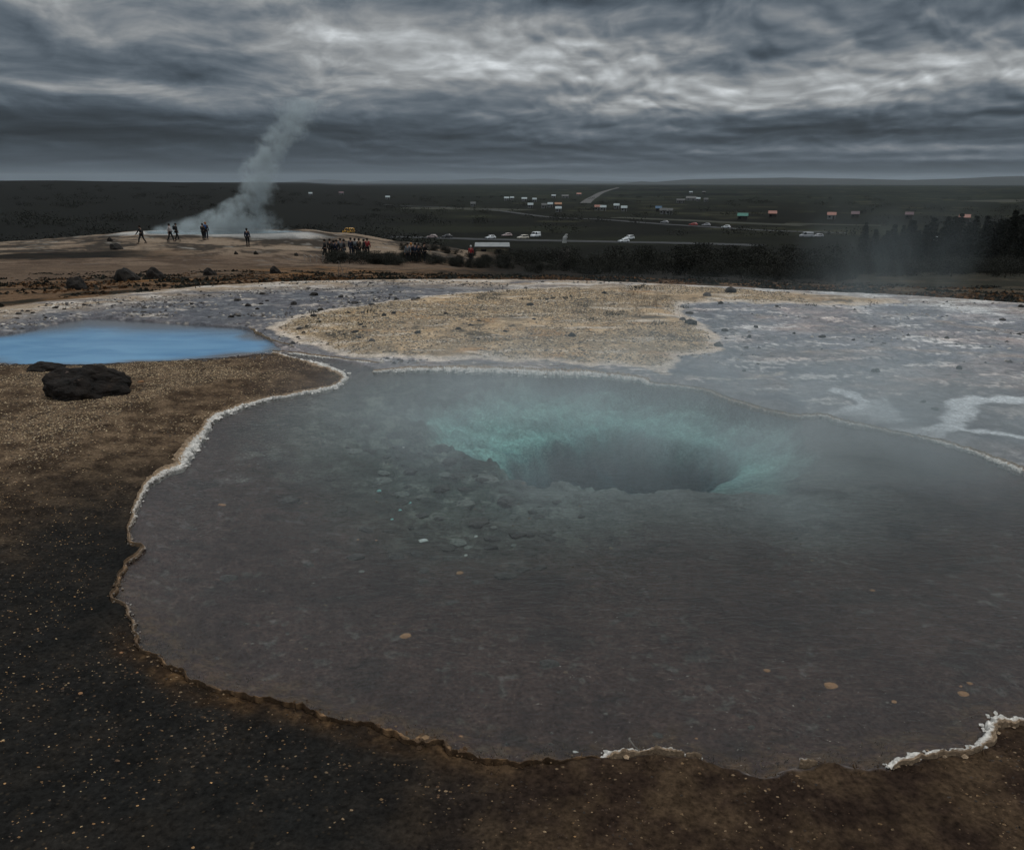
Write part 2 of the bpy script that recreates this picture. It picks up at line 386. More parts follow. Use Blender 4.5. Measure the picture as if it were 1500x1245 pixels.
# ------------------------------------------------------------------ scene helpers
def tag(o, label=None, cat=None, group=None, kind=None):
    if label: o['label'] = label
    if cat: o['category'] = cat
    if group: o['group'] = group
    if kind: o['kind'] = kind
    return o
def link_mesh(name, me, m=None, parent=None, smooth=False):
    o = bpy.data.objects.new(name, me); COL.objects.link(o)
    if m is not None: me.materials.append(m)
    if smooth: me.polygons.foreach_set('use_smooth', [True]*len(me.polygons))
    if parent is not None: o.parent = parent
    return o
def mesh_np(name, V, Fc, m=None, attrs=None, smooth=False, parent=None):
    me = bpy.data.meshes.new(name)
    V = np.asarray(V, np.float32); Fc = np.asarray(Fc, np.int32)
    me.vertices.add(len(V)); me.vertices.foreach_set('co', V.ravel())
    k = Fc.shape[1]; n = len(Fc)
    me.loops.add(n*k); me.loops.foreach_set('vertex_index', Fc.ravel())
    me.polygons.add(n); me.polygons.foreach_set('loop_start', np.arange(0, n*k, k, dtype=np.int32))
    me.update(calc_edges=True); me.validate()
    me.polygons.foreach_set('use_smooth', np.full(len(me.polygons), smooth, bool))
    if attrs:
        for nm, arr in attrs.items():
            arr = np.asarray(arr, np.float32)
            if arr.ndim == 2:
                a = me.color_attributes.new(nm, 'FLOAT_COLOR', 'POINT'); rgba = np.ones((len(arr), 4), np.float32); rgba[:, :3] = arr[:, :3]
                a.data.foreach_set('color', rgba.ravel())
            else:
                a = me.attributes.new(nm, 'FLOAT', 'POINT'); a.data.foreach_set('value', arr)
    return link_mesh(name, me, m, parent)
def obj_bm(name, bm, m=None, parent=None, smooth=False):
    me = bpy.data.meshes.new(name); bm.to_mesh(me); bm.free()
    return link_mesh(name, me, m, parent, smooth)
def empty(name, loc=(0, 0, 0), rz=0.0):
    o = bpy.data.objects.new(name, None); COL.objects.link(o); o.location = loc; o.rotation_euler = (0, 0, rz); o.empty_display_size = .2
    return o
def children(o): return [c for c in COL.objects if c.parent is o]
def copy_tree(o, kids):
    """kids: list of (obj, list of sub-objs)"""
    c = o.copy(); COL.objects.link(c)
    for k, subs in kids:
        kk = k.copy(); COL.objects.link(kk); kk.parent = c
        for s in subs:
            q = s.copy(); COL.objects.link(q); q.parent = kk
    return c
def tree_of(o):
    al = list(COL.objects); return [(k, [s for s in al if s.parent is k]) for k in al if k.parent is o]

def mat(name, c1, c2=None, scale=8, rough=.8, bump=.0, spec=.3, metal=0.0, coat=0.0, bscale=None):
    m = bpy.data.materials.new(name); m.use_nodes = True; t = NT(m.node_tree)
    out = t.n('ShaderNodeOutputMaterial'); b = t.n('ShaderNodeBsdfPrincipled'); t.l(b.outputs[0], out.inputs[0])
    tc = t.n('ShaderNodeTexCoord')
    if c2 is None: c2 = tuple(min(1, c*1.25) for c in c1)
    f = t.ramp(t.noise(tc.outputs['Object'], scale, 6, .6, .2), [(.35, c1), (.65, c2)])
    t.l(f, b.inputs['Base Color'])
    b.inputs['Roughness'].default_value = rough; b.inputs['Specular IOR Level'].default_value = spec; b.inputs['Metallic'].default_value = metal
    b.inputs['Coat Weight'].default_value = coat
    if bump:
        bp = t.n('ShaderNodeBump'); bp.inputs['Strength'].default_value = bump; bp.inputs['Distance'].default_value = .02
        t.l(t.noise(tc.outputs['Object'], bscale or scale*3, 8, .65), bp.inputs['Height']); t.l(bp.outputs[0], b.inputs['Normal'])
    return m

# ------------------------------------------------------------------ ground sheet
def build_ground():
    fine = np.radians(np.arange(-40, 46.01, .125))
    azs = np.concatenate([np.radians(np.arange(-180, -60, 6.0)), np.radians(np.arange(-60, -40, .6)), fine, np.radians(np.arange(46.5, 62, .6)), np.radians(np.arange(64, 180.1, 6.0))])
    rs = [.0, .3, .7]
    r = 1.1
    while r < 24000:
        rs.append(r)
        if r < 24: k = .0042
        elif r < 130: k = .0085
        elif r < 400: k = .018
        else: k = .035
        r *= 1+k
    rs.append(24000)
    rs = np.array(rs)
    A, RR = np.meshgrid(azs, rs)
    x = (np.sin(A)*RR); y = (np.cos(A)*RR)
    sh = x.shape; xf, yf = x.ravel(), y.ravel()
    z, F = fields(xf, yf)
    V = np.stack([xf, yf, z], 1)
    nR, nA = sh
    i = np.arange(nR-1)[:, None]*nA+np.arange(nA-1)[None, :]
    Fc = np.stack([i, i+1, i+1+nA, i+nA], -1).reshape(-1, 4)[:, ::-1]
    # ---------------- albedo
    n = len(xf); col = np.zeros((n, 3)); wet = np.zeros(n); grav = np.zeros(n); bedm = np.zeros(n); lich = np.zeros(n)
    def L(c): return np.array(c, float)[None, :]
    def mixc(a, b, t): return a*(1-t[:, None])+b*t[:, None]
    N1 = fbm(xf*.9, yf*.9, 5, 61, .6); N2 = fbm(xf*3.1, yf*3.1, 5, 62, .6); N3 = fbm(xf*9, yf*9, 4, 63, .6)
    # elongated streaks running east-west over the flats
    S1 = fbm(xf*.5+.3*N1, yf*.95, 6, 64, .62); S2 = fbm(xf*.9, yf*1.9, 5, 65, .62)
    sint = mixc(np.repeat(L((.098, .105, .122)), n, 0), L((.165, .165, .178)), ss(-.25, .45, N1+.5*S1))
    sint = mixc(sint, L((.050, .054, .062)), .85*ss(-.02, .35, -N2-.4*N1))
    sint = mixc(sint, L((.24, .20, .185)), .55*ss(.08, .42, S1))
    sint = mixc(sint, L((.46, .45, .44)), .85*ss(.17, .32, S2+.55*N3)*ss(-.25, .2, N1+.2))
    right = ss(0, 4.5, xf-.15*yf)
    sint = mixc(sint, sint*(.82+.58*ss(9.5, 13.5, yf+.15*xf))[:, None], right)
    sint = mixc(sint, L((.045, .048, .055)), .8*ss(.84, .97, 1-np.abs(fbm(xf*.8+5, yf*1.1, 4, 66))*2.6)*ss(-.1, .25, N1))
    sint = mixc(sint, sint*L((1.14, 1.0, .93)), ss(-.1, .3, fbm(xf*.4+11, yf*.5, 4, 67)))
    rim_w = np.clip(F['rid'], 0, 1)**5
    sint = mixc(sint, L((.36, .34, .32)), .5*rim_w*ss(.0, .3, N3+.1))
    # the flat behind the blue pool is darker and stonier
    back = ss(1.5, -1.5, xf+.0*yf)*ss(12, 14, yf)
    sint = mixc(sint, L((.062, .066, .078)), back*.75*ss(-.3, .25, N2+.3))
    sint = mixc(sint, L((.36, .32, .28)), .8*back*ss(.16, .30, S2+.3*N3)*ss(-.1,.2,N1+.1))
    sint = mixc(sint, L((.30, .27, .24)), .6*ss(.5, 2.2, xf+2.5)*ss(6.5, 3, xf)*ss(-3.8, -1.6, F['edge'])*ss(-.2, .2, S2+.3*N3))
    wetS = .35+.5*ss(-.1, .4, -N2)
    # milky runnels
    wx2, wy2 = F['wx2'], F['wy2']
    nrm = (F['r'] < 24)
    def dl(line, wob=.85):
        d = np.full(n, 99.); xx = xf[nrm]+wob*(wx2[nrm]-xf[nrm]); yy = yf[nrm]+wob*(wy2[nrm]-yf[nrm]); d[nrm] = dline(xx, yy, line); return d
    d1 = dl(STREAM1); d2 = dl(STREAM2); d3 = dl(STREAM3); d4 = dl(STREAK4); d5 = dl(STREAK5); d6 = dl(STREAK6)
    fan = np.full(n, 99.); fan[nrm] = sdpoly(wx2[nrm], wy2[nrm], FAN)
    halo2 = np.maximum(ss(.9, .2, d1), ss(.7, .1, d2)); sint = mixc(sint, L((.085, .085, .092)), .75*halo2*ss(-.4, .2, N1+.2))
    milk = np.maximum.reduce([ss(.17, .09, d1), .95*ss(.10, .05, d2), .95*ss(.12, .06, d3), .6*ss(.12, -.10, fan)])*(.85+.4*N3)
    milk = np.clip(milk, 0, 1)
    sint = mixc(sint, L((.52, .55, .57)), milk*.95)
    sint = mixc(sint, L((.30, .24, .20)), .6*np.clip(ss(.22, .02, d4)+ss(.25, .05, d5), 0, 1)*(ss(-.3, .3, N2)))
    sint = mixc(sint, L((.34, .31, .27)), .7*ss(.06, .01, d6))
    # far white fringe on the right flat
    fringe = ss(-3.2, -1.0, F['edge'])*right*ss(-.15, .3, S2+.4*N3+.05)
    sint = mixc(sint, L((.44, .46, .47)), .75*fringe)
    # along the shore of the main pool
    shore = ss(.5, .06, F['dM'])
    sint = mixc(sint, L((.155, .14, .14)), .5*shore)
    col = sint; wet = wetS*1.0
    # tan island
    tan = mixc(np.repeat(L((.37, .255, .145)), n, 0), L((.46, .35, .23)), ss(-.3, .4, N2))
    tan = mixc(tan, L((.22, .17, .115)), .9*ss(-.25, .25, -N1-.3*N2+.05))
    tan = mixc(tan, L((.36, .205, .09)), .6*ss(.12, .4, fbm(xf*.8+4, yf*1.6, 4, 71)))
    tan = mixc(tan, L((.055, .048, .038)), .88*ss(.13, .22, fbm(xf*.9, yf*1.3, 5, 72, .66)))
    tan = mixc(tan, L((.52, .46, .39)), .7*ss(.15, .3, fbm(xf*.7+3, yf*2.6, 5, 73, .6)))
    tan = mixc(tan, L((.48, .43, .38)), .7*ss(-.42, -.05, F['dT']+.25*N2))
    tT = ss(.06, -.04, F['dT'])
    col = mixc(col, tan, tT); wet = wet*(1-tT)
    grav = np.maximum(grav, tT*ss(-.2, .15, N1*-.6+.25)*ss(-.15, -.5, F['dT']))
    # fringe of crust at the back of the terrace
    eb = ss(-2.6, -.5, F['edge']+.7*N2)*(1-right*.6)
    col = mixc(col, mixc(np.repeat(L((.30, .235, .17)), n, 0), L((.46, .42, .38)), ss(-.1, .3, S2+.3*N3)), eb*ss(-.35, .15, S1+.12)*.9); wet *= 1-eb*.8
    # dark gravel tongue and near bank
    lf = F['left']
    soil = mixc(np.repeat(L((.030, .020, .013)), n, 0), L((.095, .066, .042)), ss(-.3, .4, N2+.3*N3))
    up = ss(5.0, 8.0, yf)
    soil = mixc(soil, soil*1.45, up)
    wetb = ss(1.7, .25, F['dM']+.45*N1)*ss(8.0, 5.0, yf)
    wetb = np.maximum(wetb, ss(4.6, 3.3, yf+.35*xf+.5*N1))
    soil = mixc(soil, L((.0085, .0092, .0092)), wetb*.93)
    wl = ss(1.0, .2, F['dM'])*ss(8.5, 10.5, yf)
    soil = mixc(soil, L((.045, .03, .022)), wl*.7)
    soil = mixc(soil, L((.030, .026, .024)), ss(.35, .05, F['dB']))
    col = mixc(col, soil, lf); wet = wet*(1-lf)+lf*.12*wetb
    grav = np.maximum(grav*(1-lf), lf*(1-.9*wetb))
    mat_ = ss(.22, .04, F['dM']+.10*N3+.06*N2)*ss(4.3, 3.6, yf)*lf
    col = mixc(col, mixc(np.repeat(L((.030, .018, .010)), n, 0), L((.085, .050, .024)), ss(-.1, .35, N3)), mat_*(.45+.55*ss(-.2,.2,N2)))
    # near bank in front of the pool, east of the tongue
    nb = ss(-.02, .03, F['dM'])*ss(4.4, 3.9, yf)*ss(-.9, .5, xf+.3*N1)*ss(9, 7, np.abs(xf))
    col = mixc(col, mixc(np.repeat(L((.022, .014, .010)), n, 0), L((.05, .033, .02)), ss(-.3, .3, N2)), nb); wet = wet*(1-nb)+.1*nb
    # bed of the pool
    bed = mixc(np.repeat(L((.049, .031, .027)), n, 0), L((.032, .021, .019)), ss(-.3, .4, N1+.5*N3))
    bed = mixc(bed, L((.105, .10, .092)), .55*ss(.15, .5, N3+.4*N2)*ss(.25, -.1, N1))
    shp = F['shelf']
    bed = mixc(bed, L((.068, .085, .074)), .8*shp)
    bed = mixc(bed, L((.024, .026, .025)), .85*shp*ss(.45, .85, F['cob'])); bed = mixc(bed, L((.026, .026, .024)), .7*shp*ss(.05, .25, N2)); bed = mixc(bed, L((.20, .20, .175)), .75*shp*ss(.08, .30, -N2+.3*N3))
    halo = ss(1.6, -.15, F['dBas']+.5*N1)*ss(-.3,.5,xf-.3*(yf-7))
    bed = mixc(bed, L((.15, .15, .145)), .7*halo)
    algae = ss(.45, .03, -F['dM']+.2*N2)*ss(5.2, 4.0, yf)
    bed = mixc(bed, L((.075, .046, .024)), .85*algae*ss(-.2, .3, N3+.1))
    inb = ss(.10, -.35, F['dBas']+.25*N2)
    inb = inb*(1-.75*ss(1.3, 2.3, xf)*ss(8.1, 7.3, yf+.2*N2))
    pale = mixc(np.repeat(L((.36, .46, .42)), n, 0), L((.24, .31, .30)), ss(-.2, .4, N2+.4*fbm(xf*2, yf*7, 4, 75)))
    bed = mixc(bed, pale, inb)
    ledge = inb*ss(-.35, .25, fbm(xf*.9, yf*2.6, 4, 76)-.15)
    bed = mixc(bed, L((.15, .17, .17)), .45*ledge)
    bed = mixc(bed, L((.050, .062, .075)), ss(.16, -.22, F['dV']+.2*N2))  # darkness of the hole and blue scatter of deep water painted into the bed
    tM = F['tM']
    col = mixc(col, bed, tM); wet = wet*(1-tM); grav *= 1-tM; bedm = tM
    col = mixc(col, L((.022, .018, .017)), tM*(1-inb)*.6*ss(.16, .34, fbm(xf*1.7+3, yf*2.6, 5, 77, .62)))
    # pale filmy growth on the bed
    lz = np.zeros(n)
    for (px, py, rx) in ((385, 668, .36), (345, 705, .2), (560, 612, .8), (470, 640, .4), (640, 640, .5), (440,690,.3)):
        c = gp(px, py, -.15); lz = np.maximum(lz, ss(1.2, .3, np.hypot((xf-c[0])/rx, (yf-c[1])/(rx*1.1))))
    lich = lz*tM*(1-inb)
    # slopes beyond the terrace
    br = ss(.0, 1.2, F['edge'])
    B1 = fbm(xf*.16, yf*.22, 6, 81, .6); B2 = fbm(xf*.6, yf*.7, 5, 82, .6)
    heath = mixc(np.repeat(L((.12, .075, .045)), n, 0), L((.020, .017, .012)), ss(-.12, .2, B2))
    heath = mixc(heath, L((.21, .105, .04)), .55*ss(.1, .35, B1))
    lfz = ss(azpx(420), azpx(300), F['az'])
    grassy = mixc(np.repeat(L((.105, .074, .052)), n, 0), L((.075, .053, .038)), ss(-.2, .3, B2))
    heath = mixc(heath, grassy, lfz*ss(26, 33, F['r'])*ss(56, 50, F['r']+4*B1))
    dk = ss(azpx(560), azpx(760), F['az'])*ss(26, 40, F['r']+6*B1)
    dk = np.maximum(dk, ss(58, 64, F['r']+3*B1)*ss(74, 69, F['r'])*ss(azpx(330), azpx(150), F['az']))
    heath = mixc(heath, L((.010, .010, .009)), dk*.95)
    md = ss(.1, .9, F['mound'])
    M1 = fbm(xf*.12, yf*.17, 6, 83, .62); M2 = fbm(xf*.35, yf*.4, 5, 84, .6)
    mo = mixc(np.repeat(L((.125, .092, .066)), n, 0), L((.20, .155, .115)), ss(-.2, .3, M1))
    mo = mixc(mo, L((.030, .026, .022)), .92*ss(-.10, .06, M1*-.8+.6*M2+.25*fbm(xf*.12,yf*.12,3,85)))
    mo = mixc(mo, L((.30, .28, .25)), .5*ss(.2, .4, M2))
    mo = mixc(mo, L((.09, .06, .042)), .6*ss(74, 62, F['r']))
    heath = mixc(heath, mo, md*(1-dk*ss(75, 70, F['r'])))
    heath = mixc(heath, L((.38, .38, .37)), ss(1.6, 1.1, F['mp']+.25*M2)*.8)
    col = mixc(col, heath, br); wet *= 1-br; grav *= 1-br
    # plain and ridges
    pr = ss(105, 150, F['r'])
    G1 = fbm(xf/120, yf/60, 5, 91, .6); G2 = fbm(xf/700, yf/260, 5, 92, .6)
    plain = mixc(np.repeat(L((.006, .0065, .005)), n, 0), L((.013, .0145, .009)), ss(-.1, .4, G1+G2))
    farg = ss(420, 1400, F['r'])*ss(azpx(520), azpx(760), F['az'])
    plain = mixc(plain, mixc(np.repeat(L((.015, .019, .014)), n, 0), L((.006, .008, .0075)), ss(-.15, .2, G2+.4*G1)), farg)
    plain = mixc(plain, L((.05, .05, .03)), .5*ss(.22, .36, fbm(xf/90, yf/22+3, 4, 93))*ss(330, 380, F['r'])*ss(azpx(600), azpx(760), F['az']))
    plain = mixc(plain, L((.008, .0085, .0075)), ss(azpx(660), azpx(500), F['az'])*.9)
    # rough open ground with dry grass low on the right
    rt = ss(azpx(1180), azpx(1330), F['az'])*ss(150, 90, F['r'])
    col = mixc(col, mixc(np.repeat(L((.022, .022, .016)), n, 0), L((.06, .05, .036)), ss(.05, .3, B1+.3*B2)), br*rt*.75)
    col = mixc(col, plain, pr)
    col = np.clip(col, .004, .8)
    g = mesh_np('ground', V, Fc, ground_mat(), {'alb': col, 'wet': np.clip(wet, 0, 1), 'grav': np.clip(grav, 0, 1), 'lich': lich, 'bedm': bedm}, smooth=True)
    tag(g, kind='structure')
    return g
def ground_mat():
    m = bpy.data.materials.new('ground_mineral'); m.use_nodes = True; t = NT(m.node_tree)
    out = t.n('ShaderNodeOutputMaterial'); b = t.n('ShaderNodeBsdfPrincipled'); t.l(b.outputs[0], out.inputs[0])
    geo = t.n('ShaderNodeNewGeometry'); P = geo.outputs['Position']
    def at_(nm, o='Fac'): nd = t.n('ShaderNodeAttribute', attribute_name=nm); return nd.outputs[o]
    alb = at_('alb', 'Color'); wet = at_('wet'); grav = at_('grav'); lich = at_('lich'); bedm = at_('bedm')
    # distance fades the finest grain
    fine = t.noise(P, 38, 5, .65); mid = t.noise(P, 9, 6, .65, .3)
    k = t.m('MULTIPLY', t.mr(fine, .28, .72, .38, 1.68, False), t.mr(mid, .25, .75, .6, 1.45, False))
    sc = t.n('ShaderNodeVectorMath', operation='SCALE'); t.l(alb, sc.inputs[0]); t.l(k, sc.inputs['Scale'])
    base = sc.outputs[0]
    # gravel chips
    vo = t.n('ShaderNodeTexVoronoi'); t.l(P, vo.inputs['Vector']); vo.inputs['Scale'].default_value = 42; vo.inputs['Randomness'].default_value = 1
    sep = t.n('ShaderNodeSeparateColor'); t.l(vo.outputs['Color'], sep.inputs[0])
    chip = t.mr(vo.outputs['Distance'], .42, .25)
    pick = t.mr(sep.outputs[0], .72, .80)
    shadec = t.ramp(sep.outputs[1], [(0, (.05, .04, .03)), (.4, (.17, .12, .07)), (.75, (.30, .20, .10)), (1, (.40, .33, .24))])
    dens = t.mr(t.noise(P, 1.4, 4, .6), .35, .65, .15, 1)
    f = t.m('MULTIPLY', t.m('MULTIPLY', t.m('MULTIPLY', chip, pick), grav), t.m('MULTIPLY', dens, .8))
    base = t.mix(f, base, shadec)
    dkp = t.m('MULTIPLY', t.m('MULTIPLY', t.mr(sep.outputs[2], .45, .55), chip), t.m('MULTIPLY', grav, .6))
    sc2 = t.n('ShaderNodeVectorMath', operation='SCALE'); t.l(base, sc2.inputs[0]); sc2.inputs['Scale'].default_value = .4
    base = t.mix(dkp, base, sc2.outputs[0])
    # filmy threads on the bed
    th = t.noise(P, 16, 6, .7, 1.4); ln = t.m('ABSOLUTE', t.m('SUBTRACT', th, .5))
    thr = t.m('MULTIPLY', t.mr(ln, .035, .0), t.mr(t.noise(P, 5, 4, .6), .42, .6))
    base = t.mix(t.m('MULTIPLY', t.m('MULTIPLY', thr, lich), .8), base, (.36, .36, .33, 1))
    base = t.mix(t.m('MULTIPLY', lich, t.mr(th, .4, .7, 0, .12)), base, (.2, .2, .19, 1))
    spk = t.n('ShaderNodeTexVoronoi'); t.l(P, spk.inputs['Vector']); spk.inputs['Scale'].default_value = 70
    sp2 = t.n('ShaderNodeSeparateColor'); t.l(spk.outputs['Color'], sp2.inputs[0])
    fs = t.m('MULTIPLY', t.m('MULTIPLY', t.mr(spk.outputs['Distance'], .3, .15), t.mr(sp2.outputs[0], .975, .985)), bedm)
    base = t.mix(t.m('MULTIPLY', fs, .5), base, (.3, .22, .14, 1))
    t.l(base, b.inputs['Base Color'])
    t.l(t.mr(t.m('ADD', wet, t.m('MULTIPLY', t.m('SUBTRACT', mid, .5), .6)), .2, .9, .95, .30), b.inputs['Roughness'])
    t.l(t.mr(wet, 0, 1, .04, .55), b.inputs['Specular IOR Level'])
    bp = t.n('ShaderNodeBump'); bp.inputs['Distance'].default_value = .03; bp.inputs['Strength'].default_value = .55
    h = t.m('ADD', t.m('MULTIPLY', mid, .8), t.m('MULTIPLY', fine, .35))
    h = t.m('ADD', h, t.m('MULTIPLY', t.m('MULTIPLY', chip, grav), .3))
    t.l(h, bp.inputs['Height']); t.l(bp.outputs[0], b.inputs['Normal'])
    return m
ground = build_ground()

# ------------------------------------------------------------------ water
def water_main():
    m = bpy.data.materials.new('clear_spring_water'); m.use_nodes = True; t = NT(m.node_tree)
    out = t.n('ShaderNodeOutputMaterial')
    geo = t.n('ShaderNodeNewGeometry'); P = geo.outputs['Position']
    mp = t.n('ShaderNodeMapping'); t.l(P, mp.inputs[0]); mp.inputs['Scale'].default_value = (1, 2.2, 1)
    h = t.m('ADD', t.noise(mp.outputs[0], 9, 4, .55, .6), t.m('MULTIPLY', t.noise(mp.outputs[0], 30, 3, .5), .3))
    bp = t.n('ShaderNodeBump'); bp.inputs['Distance'].default_value = .010; bp.inputs['Strength'].default_value = .7; t.l(h, bp.inputs['Height'])
    fr = t.n('ShaderNodeFresnel'); fr.inputs['IOR'].default_value = 1.33; t.l(bp.outputs[0], fr.inputs['Normal'])
    gl = t.n('ShaderNodeBsdfGlossy'); gl.inputs['Roughness'].default_value = .07; gl.inputs['Color'].default_value = (1, 1, 1, 1); t.l(bp.outputs[0], gl.inputs['Normal'])
    tr = t.n('ShaderNodeBsdfTransparent')
    mx = t.n('ShaderNodeMixShader'); t.l(fr.outputs[0], mx.inputs[0]); t.l(tr.outputs[0], mx.inputs[1]); t.l(gl.outputs[0], mx.inputs[2])
    t.l(mx.outputs[0], out.inputs['Surface'])
    va = t.n('ShaderNodeVolumeAbsorption'); va.inputs['Color'].default_value = (.06, .80, .82, 1); va.inputs['Density'].default_value = .40
    t.l(va.outputs[0], out.inputs['Volume'])
    x0, x1, y0, y1, zb = -4.9, 13.5, 1.9, 12.35, -2.2
    bm = bmesh.new(); ring = [(x0, y0), (x1, y0), (x1, y1), (-3.85, y1), (x0, 11.25)]
    tp = [bm.verts.new((a, b, 0)) for a, b in ring]; bt = [bm.verts.new((a, b, zb)) for a, b in ring]
    bm.faces.new(tp); bm.faces.new(bt[::-1])
    for i in range(5): bm.faces.new((tp[i], bt[i], bt[(i+1) % 5], tp[(i+1) % 5]))
    bmesh.ops.recalc_face_normals(bm, faces=bm.faces[:])
    tag(obj_bm('water', bm, m), kind='structure')
water_main()

def water_blue():
    P = np.array(BLUE); c = P.mean(0)
    nseg = len(P); rings = 14; V = []; A = []
    for k in range(rings+1):
        t = k/rings
        for p in P:
            q = c+(p-c)*(1.03*t); V.append((q[0], q[1], -.012))
    V = np.array(V)
    dd = sdpoly(V[:, 0]+.3*fbm(V[:, 0]*.8, V[:, 1]*.8, 3, 95), V[:, 1]+.5*fbm(V[:, 0]*.8, V[:, 1]*.8, 3, 96), P)
    far = ss(12.9, 14.5, V[:, 1]); lft = ss(-7.0, -9.6, V[:, 0])
    e = ss(.0, .3, -dd)*(1-far)+far*ss(.1, 1.7, -dd)
    Fc = []
    for k in range(rings):
        for i in range(nseg):
            j = (i+1) % nseg
            Fc.append((k*nseg+i, (k+1)*nseg+i, (k+1)*nseg+j, k*nseg+j))
    m = bpy.data.materials.new('milky_blue_water'); m.use_nodes = True; t = NT(m.node_tree)
    out = t.n('ShaderNodeOutputMaterial'); b = t.n('ShaderNodeBsdfPrincipled'); t.l(b.outputs[0], out.inputs[0])
    at_ = t.n('ShaderNodeAttribute', attribute_name='core'); geo = t.n('ShaderNodeNewGeometry')
    mp = t.n('ShaderNodeMapping'); t.l(geo.outputs['Position'], mp.inputs[0]); mp.inputs['Scale'].default_value = (.5, 1.3, 1)
    n = t.noise(mp.outputs[0], 1.5, 5, .55, .5)
    blue = t.ramp(n, [(.3, (.070, .215, .40)), (.62, (.13, .31, .50))])
    t.l(t.mix(at_.outputs['Fac'], (.085, .092, .105, 1), blue), b.inputs['Base Color'])
    b.inputs['Roughness'].default_value = .12; b.inputs['IOR'].default_value = 1.33; b.inputs['Specular IOR Level'].default_value = .5
    bp = t.n('ShaderNodeBump'); bp.inputs['Distance'].default_value = .004; bp.inputs['Strength'].default_value = .5
    t.l(t.noise(mp.outputs[0], 22, 3, .5), bp.inputs['Height']); t.l(bp.outputs[0], b.inputs['Normal'])
    o = mesh_np('milky_water', V, np.array(Fc), m, {'core': e}, smooth=True); tag(o, kind='structure')
water_blue()
def water_mound():
    V = [(MP[0], MP[1], MPZ)]; n = 64
    for i in range(n):
        a = i/n*2*math.pi; k = 1+.08*math.sin(3*a+1)+.05*math.sin(7*a)
        V.append((MP[0]+8.0*k*math.cos(a), MP[1]+3.4*k*math.sin(a), MPZ))
    Fc = [(0, 1+i, 1+(i+1) % n) for i in range(n)]
    m = mat('pale_spring_water', (.26, .33, .36), (.32, .39, .41), 1, .12, spec=.5)
    tag(mesh_np('spring_water', V, Fc, m), kind='structure')
water_mound()

# ------------------------------------------------------------------ sinter rims
def rim_mat():
    m = bpy.data.materials.new('sinter_crust'); m.use_nodes = True; t = NT(m.node_tree)
    out = t.n('ShaderNodeOutputMaterial'); b = t.n('ShaderNodeBsdfPrincipled'); t.l(b.outputs[0], out.inputs[0])
    geo = t.n('ShaderNodeNewGeometry'); P = geo.outputs['Position']
    a = t.n('ShaderNodeAttribute', attribute_name='alb').outputs['Color']
    n = t.noise(P, 30, 7, .7); n2 = t.noise(P, 90, 4, .6)
    k = t.m('MULTIPLY', t.mr(n, .3, .7, .6, 1.3, False), t.mr(n2, .3, .7, .75, 1.2, False))
    s = t.n('ShaderNodeVectorMath', operation='SCALE'); t.l(a, s.inputs[0]); t.l(k, s.inputs['Scale']); t.l(s.outputs[0], b.inputs['Base Color'])
    b.inputs['Roughness'].default_value = .75; b.inputs['Specular IOR Level'].default_value = .25
    bp = t.n('ShaderNodeBump'); bp.inputs['Distance'].default_value = .012; bp.inputs['Strength'].default_value = .9
    t.l(t.m('ADD', n, t.m('MULTIPLY', n2, .4)), bp.inputs['Height']); t.l(bp.outputs[0], b.inputs['Normal'])
    return m
RIM = rim_mat()
TANC, WHC, BRC, DKC = np.array((.36, .26, .17)), np.array((.66, .64, .60)), np.array((.085, .05, .026)), np.array((.05, .034, .022))
